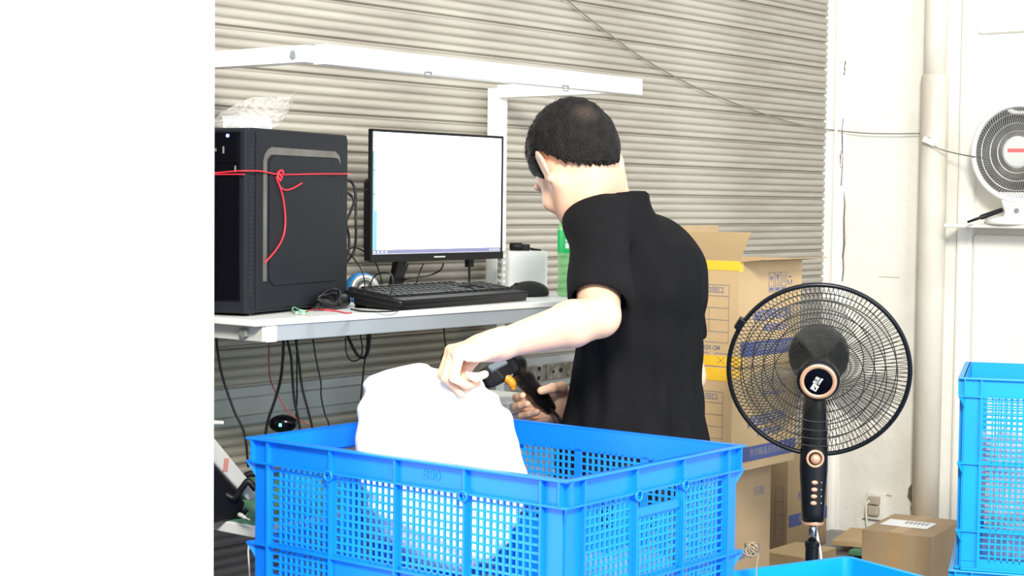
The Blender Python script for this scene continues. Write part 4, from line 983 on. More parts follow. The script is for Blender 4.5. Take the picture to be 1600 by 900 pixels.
# ================================================================ SCANNER
A0 = P(764, 590, 3.60); A1 = P(804, 570, 3.64)            # head axis
H0 = P(800, 572, 3.65); H1 = P(820, 592, 3.67); H2 = P(845, 622, 3.70); H3 = P(858, 636, 3.705)
scn = thing('barcode_scanner', 'black handheld barcode scanner with orange trigger in the right hand', 'scanner', H1)
s_ = SDF(Vector(H1)-Vector((.14, .09, .12)), Vector(H1)+Vector((.11, .09, .10)), .0022)
hd = (A1-A0).normalized(); hn = Vector((0, -1, .15)); hn = (hn-hd*hn.dot(hd)).normalized(); hup = hd.cross(hn)
if hup.z < 0: hup = -hup
s_.rbox(A0.lerp(A1, .35), [hd, hn, hup], (.032, .019, .013), .010, 0); s_.ell(A1-hup*.001, [hd, hn, hup], (.028, .026, .023), .012)
s_.cone(A1-hd*.01, .020, H1, .0205, .012); s_.cone(H1, .0205, H2, .018, .01); s_.cone(H2, .018, H3, .015, .01)
o = s_.mesh('shell', 'black', scn); o.data.transform(Matrix.Translation(-scn.location))
mm = frame(A0-hd*.002-scn.location, hn, hup)
g = MB(); g.box(-.021, .021, -.013, .013, -.010, -.004, frame(A0-scn.location-hd*.0055+hd*0, hup.cross(hd), hup) if False else mm); g.build('nose_frame', 'black', scn, bevel=.002)
g = MB(); m2 = frame(A0.lerp(A1, .30)+hn*.020+hup*.012-scn.location, hd, hup); g.box(-.026, .018, -.010, .006, .0, .010, m2@Matrix.Rotation(R(-32), 4, 'X')); g.build('glass_window', 'window', scn, bevel=.002)
g = MB(); m3 = frame(A0.lerp(A1, .42)+hn*.024-hup*.010-scn.location, hd, hup); g.prism(rrect(-.011, .011, -.011, .010, .006), .0, .004, m3); g.build('side_window', 'window', scn)
g = MB(); tg0 = P(786, 589, 3.42); g.tube([p-scn.location for p in spline([P(778, 594, 3.605), P(789, 590, 3.595), P(799, 597, 3.595), P(802, 608, 3.60)], 5)], [.005]*3+[.0090]*10+[.006]*3, 10); g.build('trigger', 'orange', scn, smooth=True)
g = MB(); g.tube([p-scn.location for p in spline([H3-(H3-H2)*.2, P(862, 641, 3.69), P(872, 652, 3.66), P(879, 666, 3.64), P(884, 690, 3.66), P(890, 760, 3.68)], 6)], [.010, .010, .0095, .008, .006]+[.0042]*26, 8); g.build('cord', 'cable', scn, smooth=True)

# ================================================================ CARTONS
def carton(name, label, loc, rz, a, b, h, material='carton', group=None):
    """local: corner at origin; x along U (length a), y along V (length b)"""
    return thing(name, label, 'carton', loc, rz, group)
cz0, cz1, cz2 = .43, .714, 1.0
C0 = Vector((.603, 4.5, 0)); ca_, cb_ = .335, .27
def frame_face_left(t): return Matrix(((0, 0, -1, 0), (-1, 0, 0, 0), (0, 1, 0, 0), (0, 0, 0, 1)))   # x'->-y, y'->z, normal -x : face u=0
FL = Matrix(((0, 0, -1, -.0006), (-1, 0, 0, 0), (0, 1, 0, 0), (0, 0, 0, 1)))    # text frame on the face x = 0 (reads toward -y)
FR = Matrix(((1, 0, 0, 0), (0, 0, -1, -.0006), (0, 1, 0, 0), (0, 0, 0, 1)))     # text frame on the face y = 0
def line_box(t, Mx, x0, x1, y0, y1, w_=.0012, mt_='ink_grey'):
    g = MB(); g.box(x0, x1, y0-w_/2, y0+w_/2, 0, .0005, Mx); g.box(x0, x1, y1-w_/2, y1+w_/2, 0, .0005, Mx); g.box(x0-w_/2, x0+w_/2, y0, y1, 0, .0005, Mx); g.box(x1-w_/2, x1+w_/2, y0, y1, 0, .0005, Mx); return g
def umbrella_icon(B_, Mx, cx, cy, s_):
    B_.prism([(cx+s_*math.cos(a), cy+s_*math.sin(a)) for a in [PI*i/8 for i in range(9)]], 0, .0006, Mx); B_.box(cx-.0008, cx+.0008, cy-s_*1.1, cy, 0, .0006, Mx)
def print_carton(t, h, b, a, size_txt):
    # left face (normal -U): table, code row, handwriting, size, icons; face frame x' = -y (0 at the corner, negative to the left)
    X1 = -.030; X0 = -b+.012; top = h-.065
    g = line_box(t, FL, X0-.0+0, X1, top-.155, top, mt_='ink')
    for yy_ in (top-.030, top-.062, top-.094, top-.126): g.box(X0, X1, yy_-.0006, yy_+.0006, 0, .0005, FL)
    g.box(X1-.062, X1-.0608, top-.126, top-.062, 0, .0005, FL); g.build('printed_table', 'ink_grey', t)
    text('\u53e3\u25a0\u65e5\u53e3\u56de\u53e3', .019, FL@Matrix.Translation((X1-.075, top-.015, 0)), 'ink', t, 'printed_row', sx=1.05)
    text('/00', .022, FL@Matrix.Translation((X1-.115, top-.044, 0))@Matrix.Rotation(R(-3), 4, 'Z')@Matrix.Shear('XZ', 4, (0, 0)), 'pen', t, 'handwriting', label='handwritten 100')
    text(size_txt, .016, FL@Matrix.Translation((X1-.075, top-.170, 0)), 'ink_grey', t, 'size_print', bold=.0004)
    g = MB()
    for cx in (-.052, -.112):
        y0 = top-.222; g.box(cx-.019, cx+.019, y0-.0006, y0+.0006, 0, .0005, FL); g.box(cx-.019, cx+.019, y0+.0374, y0+.0386, 0, .0005, FL); g.box(cx-.0196, cx-.0184, y0, y0+.038, 0, .0005, FL); g.box(cx+.0184, cx+.0196, y0, y0+.038, 0, .0005, FL)
    umbrella_icon(g, FL, -.112, top-.203, .010)
    g.prism([(-.060, top-.213), (-.044, top-.213), (-.042, top-.205), (-.048, top-.200), (-.050, top-.192), (-.057, top-.200), (-.062, top-.206)], 0, .0006, FL)
    for r_ in (-40, 40): g.box(-.015, .015, -.0007, .0007, 0, .0007, FL@Matrix.Translation((-.052, top-.203, 0))@Matrix.Rotation(R(r_), 4, 'Z'))
    g.build('handling_mark', 'ink', t)
    # right face: icons row, dotted name, band
    g = MB()
    for i in range(4):
        cx = a*.50+.033*i; y0 = h-.088
        if i < 3:
            for (x0, x1, yb, yt) in ((cx-.013, cx+.013, y0, y0+.001), (cx-.013, cx+.013, y0+.016, y0+.017), (cx-.013, cx+.013, y0+.053, y0+.054), (cx-.013, cx-.012, y0, y0+.054), (cx+.012, cx+.013, y0, y0+.054)): g.box(x0, x1, yb, yt, 0, .0005, FR)
            g.box(cx-.009, cx+.009, y0+.004, y0+.012, 0, .0005, FR)
    umbrella_icon(g, FR, a*.50, h-.052, .007); cx = a*.50+.033; g.prism([(cx-.006, h-.040), (cx+.006, h-.040), (cx+.002, h-.055), (cx-.002, h-.055)], 0, .0006, FR); g.box(cx-.0008, cx+.0008, h-.066, h-.054, 0, .0006, FR); g.box(cx-.004, cx+.004, h-.067, h-.065, 0, .0006, FR)
    cx = a*.50+.066; g.box(cx-.005, cx-.004, h-.064, h-.042, 0, .0006, FR); g.box(cx+.004, cx+.005, h-.064, h-.042, 0, .0006, FR)
    cx = a*.50+.099
    for k in range(3):
        A_ = R(90+120*k); c_, s2 = math.cos(A_), math.sin(A_); g.box(-.007, .007, .008, .012, 0, .0006, FR@Matrix.Translation((cx, h-.058, 0))@Matrix.Rotation(A_-R(90), 4, 'Z'))
    g.box(cx-.009, cx+.009, h-.084, h-.077, 0, .0005, FR)
    g.build('handling_mark', 'ink', t)
    text('MESPERSON', .040, FR@Matrix.Translation((a*.53, h-.150, 0))@Matrix.Rotation(R(2), 4, 'Z'), 'ink', t, 'printed_name', bold=.0012, sx=.92)
    text('MESPERSON', .026, FR@Matrix.Translation((a*.58, h-.185, 0)), 'ink', t, 'printed_name', bold=.0006, sx=.9)
    g = MB(); g.box(.012, a, h-.258, h-.218, 0, .0006, FR); g.build('printed_band', 'band', t)
    text('\u5e02\u534e\u7cbe\u54c1\u65e5\u5316\u6709\u9650', .024, FR@Matrix.Translation((a*.55, h-.238, .0006)), 'band_txt', t, 'band_print')
def shell_box(t, a, b, z0, h, material, open_top=False):
    w_ = .004
    if open_top:
        g = MB(); g.box(0, a, 0, w_, z0, z0+h); g.box(0, a, b-w_, b, z0, z0+h); g.box(0, w_, w_, b-w_, z0, z0+h); g.box(a-w_, a, w_, b-w_, z0, z0+h); g.box(w_, a-w_, w_, b-w_, z0, z0+w_); return g.build('carton_wall', material, t)
    return MB().box(0, a, 0, b, z0, z0+h).build('carton_wall', material, t, bevel=.002)
h1 = cz2-cz1; 
t1_ = thing('carton', 'open-topped printed carton, topmost of the stack behind the man', 'carton', (C0.x, C0.y, cz1), RZ, 'printed cartons stacked behind the fan')
shell_box(t1_, ca_, cb_, .001, h1, 'carton', True); print_carton(t1_, h1, cb_, ca_, '57X25X33 CM')
g = MB(); g.box(0, .003, .0, cb_, 0, .080, Matrix.Translation((0, 0, h1))@Matrix.Rotation(R(-18), 4, 'Y')@Matrix.Shear('XZ', 4, (0, 0))); g.v = [(v_[0], v_[1]-(v_[2]-h1)*.62 if v_[1] < .1 else v_[1], v_[2]) for v_ in g.v]; g.build('flap', 'carton', t1_)
g = MB(); g.box(0.0, ca_, -.003, 0, 0, .075, Matrix.Translation((0, 0, h1))@Matrix.Rotation(R(84), 4, 'X')); g.build('flap', 'carton_in', t1_)
g = MB(); g.box(-.002, ca_-.01, 0, .003, 0, .09, Matrix.Translation((0.02, cb_, h1))@Matrix.Rotation(R(-10), 4, 'X')); g.build('flap', 'carton_in', t1_)
g = MB(); g.box(-.0012, 0, 0, cb_, h1-.026, h1-.001); g.box(-.0012, 0, .15, .20, h1-.075, h1-.02); g.box(-.001, .02, -.0012, 0, h1-.030, h1-.002); g.build('yellow_tape', 'tape_yellow', t1_)
g = MB(); g.box(-.0013, 0, 0, cb_, .003, .030); g.box(-.001, .03, -.0012, 0, .003, .028); g.build('yellow_tape', 'tape_yellow', t1_)
t2_ = thing('carton', 'printed carton marked 100, under the open one behind the man', 'carton', (C0.x-.012, C0.y, cz0), RZ, 'printed cartons stacked behind the fan')
h2 = cz1-cz0-.001
shell_box(t2_, ca_, cb_, .001, h2, 'carton'); print_carton(t2_, h2, cb_, ca_, '57X25X33 CM')
g = MB(); g.box(-.0012, 0, 0, cb_, h2-.035, h2-.001); g.box(-.001, .05, -.0012, 0, h2-.028, h2-.003); g.build('yellow_tape', 'tape_yellow', t2_)
def plain_print(t, a, b, h):
    g = MB(); g.box(.01, a, .09, .13, 0, .0006, FR); g.build('printed_band', 'band', t)
    text('\u7cbe\u54c1\u65e5\u5316\u54c1', .024, FR@Matrix.Translation((a*.5, .110, .0006)), 'band_txt', t, 'band_print')
    text('NESSPEON', .036, FR@Matrix.Translation((a*.55, .19, 0))@Matrix.Rotation(R(2), 4, 'Z'), 'ink', t, 'printed_name', bold=.001, sx=.9)
    text('\u65e5\u7528', .028, FR@Matrix.Translation((a*.78, h-.075, 0)), 'ink_grey', t, 'printed_mark')
    g = MB()
    for i in range(5): 
        for q in ((-.045, -.015, .04+.045*i),): g.box(q[0], q[1], q[2], q[2]+.0012, 0, .0005, FL)
    g.box(-.0456, -.0444, .04, .22, 0, .0005, FL); g.box(-.0156, -.0144, .04, .22, 0, .0005, FL); g.build('printed_table', 'ink_grey', t)
t3_ = thing('carton', 'tall carton on the floor at the foot of the stack, beside the big crate', 'carton', (.545, 4.5, 0), RZ, 'printed cartons stacked behind the fan')
shell_box(t3_, .30, .33, .001, cz0-.002, 'carton_dark'); plain_print(t3_, .30, .33, cz0)
pB = PZ(1229, 868, .0); t4_ = thing('carton', 'carton on the floor behind the fan pole near the shutter', 'carton', pB, RZ, 'printed cartons stacked behind the fan')
shell_box(t4_, .267, .12, .001, .335, 'carton_dark'); plain_print(t4_, .267, .12, .335)
# flattened cartons and green sheet on the floor by the wall
for i, (du, dv, z_, mt_, lb) in enumerate(((2.72, -.22, .0, 'carton_dark', 'flattened brown carton sheet on the floor, lowest by the wall'), (2.78, -.14, .016, 'green_sheet', 'dark green sheet on the floor by the right wall'), (2.86, -.05, .032, 'carton', 'flattened brown carton sheet on top of the green sheet'))):
    g = MB(); g.box(0, .36-i*.05, 0, .40, 0, .014); g.box(.01, .34-i*.05, .02, .37, .0141, .0155); o = g.build('flattened_carton' if i != 1 else 'folded_sheet', mt_, None, bevel=.001); o.location = W(du, dv-.1, z_); o.rotation_euler = (0, 0, RZ+.12*i); tag(o, lb, 'sheet' if i == 1 else 'carton')
cbx = PZ(1285, 868, .06); t5_ = thing('small_carton', 'small low carton with blue print beside the fan pole foot', 'carton', PZ(1256, 872, .10)-Z*.10, RZ)
shell_box(t5_, .20, .14, .001, .10, 'carton'); g = MB(); g.box(.02, .17, .02, .075, 0, .0006, FR); g.build('printed_band', 'band', t5_)
# small sealed parcel with a label
zb = .215; q1 = PZ(1456, 839, zb); q0 = PZ(1347, 827, zb); q2 = PZ(1540, 800, zb)
e1 = (q0-q1); bl = e1.length; e1.normalize(); bw = .30
bs = thing('parcel', 'small sealed brown parcel with white label on top by the right wall', 'parcel', (q1.x, q1.y, 0), math.atan2(e1.y, e1.x))
# local x toward q0 ; y = rot90 -> check it points away
ydir = Vector((-e1.y, e1.x, 0)); sgn = 1 if ydir.y > 0 else -1
y0, y1 = (0, bw) if sgn > 0 else (-bw, 0)
MB().box(0, bl, y0, y1, .001, zb).build('carton_wall', 'carton_dark', bs, bevel=.002)
MB().box(bl*.42, bl*.62, y0-.0008, y1+.0008, .002, zb+.0008).build('packing_tape', 'tape_brown', bs)
g = MB(); g.box(.045, bl-.02, y0+.10 if sgn > 0 else y0+.10, y0+.20, zb+.0009, zb+.0016); lb_ = g.build('address_label', 'paper', bs)
g = MB(); 
for i in range(6): g.box(.06+i*.012, .066+i*.012, -.185 if sgn < 0 else .115, -.15 if sgn < 0 else .15, zb+.0016, zb+.0019)
g.build('barcode', 'ink_grey', lb_)
# twine ball at the corner of the crate
tw = thing('twine_ball', 'loose ball of straw twine hanging at the crate corner by the cartons', 'twine', P(1172, 858, 3.25))
g = MB(); rr = random.Random(4)
for i in range(14):
    n_ = Vector((rr.uniform(-1, 1), rr.uniform(-1, 1), rr.uniform(-1, 1))).normalized(); g.ring((0, 0, 0), rr.uniform(.008, .015), .0012, frame((rr.uniform(-.004, .004), 0, rr.uniform(-.004, .004)), n_.orthogonal(), n_.cross(n_.orthogonal())), 18, 4)
g.tube(spline([(.012, 0, 0), (.016, 0, -.012), (.013, 0, -.04), (.012, 0, -.12)]), .0014, 5); g.build('strands', 'twine', tw)

# ================================================================ PEDESTAL FAN
FY = 4.07; fcn = P(1279, 579, FY)
tf = R(13.5); nf = (Vector((-fcn.x, -fcn.y, 0)).normalized()*math.cos(tf)-Z*math.sin(tf)).normalized()
fan = thing('pedestal_fan', 'black pedestal fan with copper-ringed hub in front of the cartons', 'fan', (fcn.x, fcn.y+.12, 0))
fr = frame(fcn-fan.location, Z.cross(nf), nf.cross(Z.cross(nf)))         # z = nf toward the camera
RG = .215
def guard(sign, depth, nsp, name, hub):
    g = MB()
    rings = [1.0, .86, .74, .62, .50]
    def zz(r_): return sign*depth*(1-((r_-hub)/(1-hub))**2.2 if r_ > hub else 1)
    for r_ in rings[1:]: g.ring((0, 0, zz(r_)+sign*.001), RG*r_, .0013, fr, 72, 5)
    for i in range(nsp):
        a0 = 2*PI*i/nsp; pts = []
        for j in range(9):
            r_ = hub+(1-hub)*j/8; a = a0+sign*.30*(1-(j/8))**1.2+ (0.06*math.sin(i*0) )
            pts.append(fr@Vector((RG*r_*math.cos(a), RG*r_*math.sin(a), zz(r_))))
        g.tube(pts, .00085, 4, cap=False)
    o = g.build(name, 'guard', fan); return o
guard(1, .070, 124, 'front_guard', .24); guard(-1, .085, 110, 'rear_guard', .26)
g = MB(); g.ring((0, 0, 0), RG, .0058, fr, 96, 10); g.build('guard_rim', 'fan_black', fan, smooth=True)
g = MB(); g.box(-RG-.014, -RG+.004, -.014, .016, -.010, .012, fr@Matrix.Rotation(R(-31), 4, 'Z')); g.build('rim_clip', 'fan_black', fan, bevel=.003)
g = MB(); g.lathe([(.050, .055), (.0505, .072), (.046, .079), (.043, .080)], 48, fr); hb = g.build('hub_cap', 'fan_black', fan, smooth=False, bevel=.001)
g = MB(); g.lathe([(.0435, .0795), (.0435, .0815), (.0335, .0825), (.0332, .0795)], 48, fr, cap=False); g.build('copper_ring', 'copper', hb, smooth=True)
g = MB(); g.lathe([(.0335, .0797), (.0335, .0808)], 48, fr); g.build('badge', 'pc_gloss', hb)
lg = fr@Matrix.Translation((-.001, 0, .0812))@Matrix.Rotation(R(60), 4, 'Z')
g = MB(); g.box(-.024, -.009, -.0085, .0065, 0, .0004, lg); g.build('logo_square', 'white_print', hb)
g = MB(); g.prism([(-.0215, -.004), (-.019, -.0005), (-.0165, -.002), (-.014, .0035), (-.0125, .003), (-.0145, -.003), (-.0165, -.0055), (-.0195, -.0055)], .0004, .0008, lg); g.build('logo_emblem', 'pc_gloss', hb)
text('\u51ef\u7f8e', .0125, lg@Matrix.Translation((.001, .0035, .0002)), 'white_print', hb, 'logo_print', sx=.8)
text('CAMEL', .0062, lg@Matrix.Translation((.0035, -.0050, .0002)), 'white_print', hb, 'logo_print', sx=.95, bold=.0002)
# blades, motor
for k in range(3):
    a0 = R(90+120*k-8); vs = []; n1, n2 = 10, 9
    for i in range(n1+1):
        r_ = .035+(.185-.035)*i/n1; wdt = (.55+.38*math.sin(PI*min(1, i/n1*.95)))*(.95 if i < n1 else .8)
        for j in range(n2+1):
            s2 = j/n2-.5; a = a0+s2*wdt*1.25+.25*(i/n1); vs.append(fr@Vector((r_*math.cos(a), r_*math.sin(a), .012+s2*.045*(1-.25*i/n1))))
    fs = [(i*(n2+1)+j, (i+1)*(n2+1)+j, (i+1)*(n2+1)+j+1, i*(n2+1)+j+1) for i in range(n1) for j in range(n2)]
    bo_ = MB().add(vs, fs).build('blade', 'blade', fan, smooth=True); so2 = bo_.modifiers.new('solid', 'SOLIDIFY'); so2.thickness = .002
g = MB(); g.lathe([(.012, .04), (.036, .034), (.040, .02), (.040, -.012)], 32, fr); g.build('blade_hub', 'fan_black', fan, smooth=True)
g = MB(); g.lathe([(.060, -.086), (.072, -.095), (.075, -.13), (.066, -.17), (.04, -.195), (.01, -.2)], 36, fr); g.build('motor_housing', 'fan_black', fan, smooth=True)
# column
pz = P(1270, 700, FY+.06)
cxp = P(1272, 700, FY+.05)-fan.location; cxp.z = 0
def colpt(py): return P(1270, py, FY+.05).z
g = MB(); ztop = colpt(600); zbot = colpt(813)
prof = [(.020, colpt(590)), (.028, colpt(640)), (.033, colpt(700)), (.034, colpt(730)), (.030, colpt(770)), (.0275, colpt(800)), (.0265, zbot)]
vs = []
for r_, z_ in prof:
    for k in range(24):
        a = 2*PI*k/24; vs.append((cxp.x+r_*math.copysign(abs(math.cos(a))**.7, math.cos(a)), cxp.y+.028*math.copysign(abs(math.sin(a))**.8, math.sin(a)), z_))
fs = [(i*24+k, (i+1)*24+k, (i+1)*24+(k+1) % 24, i*24+(k+1) % 24) for i in range(len(prof)-1) for k in range(24)]+[tuple(range(24)), tuple(reversed(range((len(prof)-1)*24, len(prof)*24)))]
co_ = MB().add(vs, fs).build('control_column', 'fan_black', fan, smooth=True)
g = MB(); g.tube([fr@Vector((0, -.02, -.12)), cxp+Vector((0, .01, colpt(620)))], [.03, .024], 16); g.build('tilt_neck', 'fan_black', fan, smooth=True)
cfr = frame(Vector((cxp.x-.002, cxp.y-.029, colpt(714))), (1, 0, 0), (0, 0, 1))
g = MB(); g.ring((0, 0, 0), .019, .0035, cfr, 32, 8); g.build('dial_ring', 'copper', co_, smooth=True)
g = MB(); g.lathe([(.012, -.002), (.0125, .008), (.009, .012), (.002, .013)], 24, cfr); g.build('timer_dial', 'copper', co_, smooth=True)
for py in (751, 762, 772.5, 783):
    g = MB(); g.lathe([(.0072, -.002), (.0070, .004), (.004, .0055), (.0008, .006)], 20, frame(Vector((cxp.x-.002-(py-751)*.00006, cxp.y-.027, colpt(py))), (1, 0, 0), (0, 0, 1))@Matrix.Diagonal((1.15, .75, 1, 1))); g.build('push_button', 'copper', co_, smooth=True)
    g = MB(); g.box(-.001, .001, -.0015, .0015, 0, .0008, frame(Vector((cxp.x+.015, cxp.y-.0262, colpt(py))), (1, 0, 0), (0, 0, 1))); g.build('button_number', 'lgrey', co_)
g = MB(); g.lathe([(.027, zbot-.008), (.0275, zbot-.002), (.027, zbot+.001)], 28, Matrix.Translation((cxp.x, cxp.y, 0))); g.build('copper_band', 'copper', fan)
g = MB(); g.lathe([(.011, zbot-.05), (.011, zbot)], 20, Matrix.Translation((cxp.x, cxp.y, 0))); g.build('upper_pole', 'chrome', fan, smooth=True, label='chrome inner pole')
g = MB(); zc_ = colpt(851); g.lathe([(.0165, .02), (.0165, zc_-.006), (.018, zc_-.004), (.018, zc_+.006), (.013, zc_+.010)], 24, Matrix.Translation((cxp.x, cxp.y, 0))); g.build('lower_pole', 'fan_black', fan, smooth=False)
g = MB(); g.lathe([(.19, 0.001), (.19, .012), (.16, .026), (.03, .036), (.022, .06)], 48, Matrix.Translation((cxp.x, cxp.y, 0))); g.build('base', 'fan_black', fan, smooth=True)
g = MB(); g.tube(spline([Vector((cxp.x+.006, cxp.y+.02, zbot-.004)), Vector((cxp.x+.016, cxp.y+.01, zbot-.05)), Vector((cxp.x+.026, cxp.y+.01, zbot-.12)), Vector((cxp.x+.03, cxp.y+.02, .06)), Vector((cxp.x+.19, cxp.y+.1, .004))]), .0032, 8); g.build('power_cord', 'white_wire', fan, smooth=True)

# ================================================================ RIGHT STACK OF CRATES AND THE LOW BLUE BIN
rc = PZ(1497, 590, .75); az = R(4)
# left-front corner at px 1497; the long face runs to the right
ra = math.atan2(.10, 1.0); RLx, RLy, RH = .62, .44, .455
def corner_crate(name, label, corner, ang_, z0, H_, mat_, grp, **kw):
    xd = Vector((math.cos(ang_), math.sin(ang_), 0)); yd = Vector((-xd.y, xd.x, 0)); c_ = corner+xd*RLx/2+yd*RLy/2; c_.z = z0
    return crate(name, label, c_, ang_, RLx, RLy, H_, mat_, grp, plate=False, **kw), c_, xd, yd
k1_, ccn, xd, yd = corner_crate('blue_crate', 'blue mesh crate full of clear bags, upper one of the stack at right', rc, R(-17), .75-RH, RH, 'sky_plastic', 'blue mesh crates at the right', tiers=2, tier_h=.160)
corner_crate('blue_crate', 'blue mesh crate under the one with clear bags at the right edge', rc+xd*-.012+yd*-.004, R(-17), 0, .75-RH-.001, 'sky_plastic', 'blue mesh crates at the right', tiers=1, tier_h=.160)
for i, (a_, b_, z_, rd) in enumerate(((-.20, -.07, .50, (.075, .07, .13)), (-.07, -.06, .45, (.06, .06, .09)), (-.15, -.06, .355, (.13, .08, .045)), (.06, -.05, .53, (.06, .06, .12)), (.15, .02, .40, (.10, .10, .08)))):
    pp = ccn+xd*a_+yd*b_; bag_blob('clear_bag', ('upright clear bag at the left inside the upper right crate', 'small clear bag in the middle of the upper right crate', 'flat clear bag at the bottom of the upper right crate', 'tall clear bag further right in the upper right crate', 'clear bag at the back of the upper right crate')[i], (pp.x, pp.y, z_), rd, 'clear_bag', .3, 20+i, h=.006, amp=.009, fr=85)
# low open bin at the bottom
bz = .42; far = PZ(1325, 868, bz); e_l = (PZ(1165, 889, bz)-far).normalized(); e_r = Vector((-e_l.y, e_l.x, 0))
if e_r.y > 0: e_r = -e_r
lw, lh = .40, .50
bn = thing('blue_bin', 'bright blue open bin at the bottom edge, right of the big crate', 'crate', (far.x, far.y, 0), math.atan2(-e_l.y, -e_l.x))
# local x = -e_l (to the right/away), local y: which side?
lx_ = -e_l; ly_ = Vector((-lx_.y, lx_.x, 0)); sg = 1 if ly_.dot(e_r) > 0 else -1
X0_, X1_ = -.42, 0.0; Y0_, Y1_ = (0, .34) if sg > 0 else (-.34, 0)
rr_ = MB()
outer = rrect(X0_, X1_, Y0_, Y1_, .02, 5); inner = rrect(X0_+.01, X1_-.01, Y0_+.01, Y1_-.01, .018, 5); bot_ = rrect(X0_+.03, X1_-.03, Y0_+.03, Y1_-.03, .015, 5)
n_ = len(outer); vs = [(a, b, bz) for a, b in outer]+[(a, b, bz-.001) for a, b in inner]+[(a, b, .06) for a, b in bot_]+[(a, b, bz-.008) for a, b in outer]+[(a, b, bz-.008) for a, b in rrect(X0_+.008, X1_-.008, Y0_+.008, Y1_-.008, .018, 5)]+[(a, b, .05) for a, b in rrect(X0_+.027, X1_-.027, Y0_+.027, Y1_-.027, .015, 5)]
fs = []
for i in range(n_):
    j = (i+1) % n_; fs += [(i, j, n_+j, n_+i), (n_+i, n_+j, 2*n_+j, 2*n_+i), (i, 3*n_+i, 3*n_+j, j), (3*n_+i, 4*n_+i, 4*n_+j, 3*n_+j), (4*n_+i, 5*n_+i, 5*n_+j, 4*n_+j)]
fs += [tuple(range(2*n_, 3*n_)), tuple(reversed(range(5*n_, 6*n_)))]
rr_.add(vs, fs).build('bin_wall', 'sky_plastic', bn)
g = MB(); g.box(X0_+.05, X1_-.05, Y0_+.05, Y1_-.05, 0, .05); g.build('base', 'sky_plastic', bn)

# ================================================================ WALL FAN, WIRE, SOCKET
vf = WR(1583); wf_c = O0+U*(UC-.10)+V*WR(1606); wf_c.z = P(1582, 238, wf_c.y).z
nW = (-U*.75-V*.25+Vector((-.1, -.2, 0))).normalized()
wfan = thing('wall_fan', 'small white oval fan on the wall shelf at top right', 'fan', (wf_c.x, wf_c.y, zs), 0)
ff = frame(wf_c-wfan.location, Z.cross(nW), nW.cross(Z.cross(nW)))
RS = .150
el = Matrix.Diagonal((.92, 1, 1, 1))
g = MB(); g.lathe([(RS*1.02, -.03), (RS*1.08, -.015), (RS*1.08, .012), (RS*1.0, .022), (RS*.95, .014), (RS*.95, -.028)], 48, ff@el, cap=False); g.build('housing_ring', 'fan_white', wfan, smooth=True)
g = MB(); g.lathe([(RS*.95, .005), (RS*.7, -.02), (RS*.3, -.035), (.01, -.04)], 48, ff@el, cap=False); g.build('reflector', 'refl', wfan, smooth=True)
g = MB(); g.lathe([(RS*1.02, -.03), (RS*.9, -.05), (RS*.4, -.07), (.01, -.072)], 40, ff@el, cap=False); g.build('rear_shell', 'fan_white', wfan, smooth=True)
g = MB()
for i in range(90):
    a0 = 2*PI*i/90; g.tube([(ff@el)@Vector((RS*r_*math.cos(a0+.5*(1-r_)), RS*r_*math.sin(a0+.5*(1-r_)), .018+.022*(1-r_*r_))) for r_ in (.30, .5, .7, .85, .97)], .0009, 4, cap=False)
for r_ in (.97, .82, .62, .45): g.ring((0, 0, .018+.022*(1-r_*r_)), RS*r_, .0014, ff@el, 60, 5)
g.build('guard', 'silver', wfan)
g = MB(); g.lathe([(RS*.34, .030), (RS*.34, .040), (RS*.30, .044)], 36, ff@el); hb2 = g.build('hub_cap', 'lgrey', wfan)
g = MB(); g.box(-.030, .026, -.001, .011, .0442, .0446, ff@Matrix.Translation((0, 0, 0))); g.build('red_logo', 'red_print', hb2)
g = MB(); g.ring((0, RS*1.12, 0), .028, .008, ff@Matrix.Diagonal((1.4, .9, 1, 1)), 24, 8); g.build('carry_handle', 'fan_white', wfan, smooth=True)
zl_ = -(wf_c.z-zs)
g = MB(); g.prism([(-.055, 0), (.055, 0), (.036, .04), (.06, -zl_-RS*.85), (-.06, -zl_-RS*.85), (-.036, .04)], -.02, .012, Matrix.Translation(ff.to_translation()-Vector((0, 0, ff.to_translation().z)))@Matrix(ff.to_3x3().to_4x4())@Matrix.Translation((0, 0, 0))); g.build('neck', 'fan_white', wfan, bevel=.004)
g = MB(); g.lathe([(.008, .012), (.008, .022)], 16, Matrix.Translation(ff.to_translation()-Vector((0, 0, ff.to_translation().z-.045)))@ff.to_3x3().to_4x4()@Matrix.Translation((-.0, 0, 0))); g.build('knob', 'grey_plastic', wfan)
g = MB(); g.lathe([(.10, .0), (.105, .006), (.10, .018), (.06, .028)], 36, Matrix.Translation(Vector((wf_c.x, wf_c.y, 0))-Vector((wfan.location.x, wfan.location.y, 0)))@Matrix.Diagonal((1, .85, 1, 1))); g.build('base', 'fan_white', wfan, smooth=True)
pA = P(1512, 347, wf_c.y-.02); pB_ = P(1566, 328, wf_c.y+.0)
pA.z = max(pA.z, zs+.006)
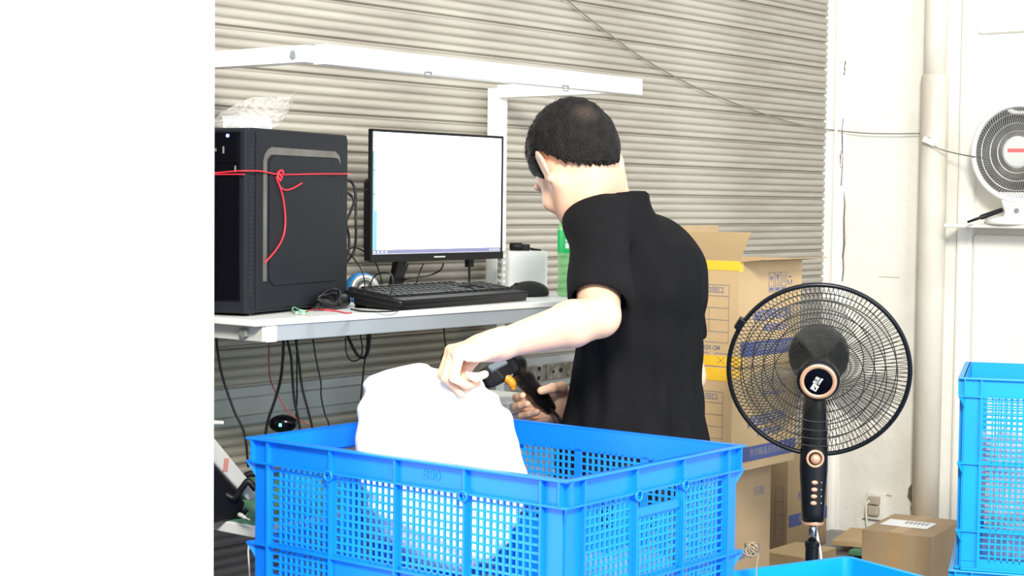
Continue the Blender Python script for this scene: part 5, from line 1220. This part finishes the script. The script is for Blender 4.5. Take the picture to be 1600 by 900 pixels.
g = MB(); g.tube([Vector((0, 0, 0)), (pB_-pA)*.35, (pB_-pA)*.4, pB_-pA], [.004, .005, .0085, .008], 10); o = g.build('black_rod', 'black', None, smooth=True); o.name = 'black_rod'; o.location = pA; tag(o, 'black stick-like tool lying on the wall shelf beside the small fan', 'tool')
# overhead wire: down across the shutter, then along the right wall to the small fan
def shp(px, py):
    s_ = (px-800)/FPX; c0 = O0+V*(VS-.03); u_ = (s_*c0.y-c0.x)/(U.x-s_*U.y); return P(px, py, (c0+U*u_).y)
def wrp(px, py, off=.03): v = WR(px); q = O0+U*(UC-off)+V*v; return P(px, py, q.y-.0)
cable('hanging_wire', 'thin grey wire sagging across the shutter and right wall to the small fan', [shp(560, -330), shp(760, -110), shp(870, -14), shp(920, 28), shp(1000, 88), shp(1080, 133), shp(1150, 162), shp(1215, 185), shp(1268, 199), wrp(1300, 203), wrp(1350, 208), wrp(1400, 209), wrp(1440, 209), wrp(1451, 215, .1), wrp(1462, 230, .12), wrp(1500, 241, .14), P(1545, 248, wf_c.y-.09)], .0022, 'wire', 'wire')
g = MB(); g.box(-.022, .022, -.006, .006, -.009, .009); o = g.build('wire_clip', 'white_paint', None, bevel=.002); o.location = wrp(1452, 221, .13); o.rotation_euler = (0, R(24), -.6); tag(o, 'white plastic clip holding the wire at the pipe', 'clip')
# socket with plug low on the wall
vs_ = WR(1377); skz = WRz(1377, 790)
sk = thing('wall_socket', 'old beige wall socket with a plugged-in cord low on the right wall', 'socket', O0+U*(UC+.004)+V*vs_+Z*skz, RZ)
MB().box(-.006, 0, -.035, .035, -.05, .045).build('plate', 'old_wall', sk, bevel=.002)
MB().box(-.030, -.006, -.018, .020, .006, .034).build('adapter', 'plug', sk, bevel=.004)
MB().box(-.028, -.006, -.018, .022, -.034, .002).build('adapter', 'plug', sk, bevel=.006)
MB().box(-.008, -.005, -.05, .05, -.053, -.050).build('plate_edge', 'grime', sk)
g = MB(); g.tube(spline([(-.028, .014, .02), (-.036, .022, .0), (-.034, .02, -.05), (-.03, .012, -.12), (-.05, .0, -.25)]), .0035, 8); g.build('cord', 'cream', sk, smooth=True)
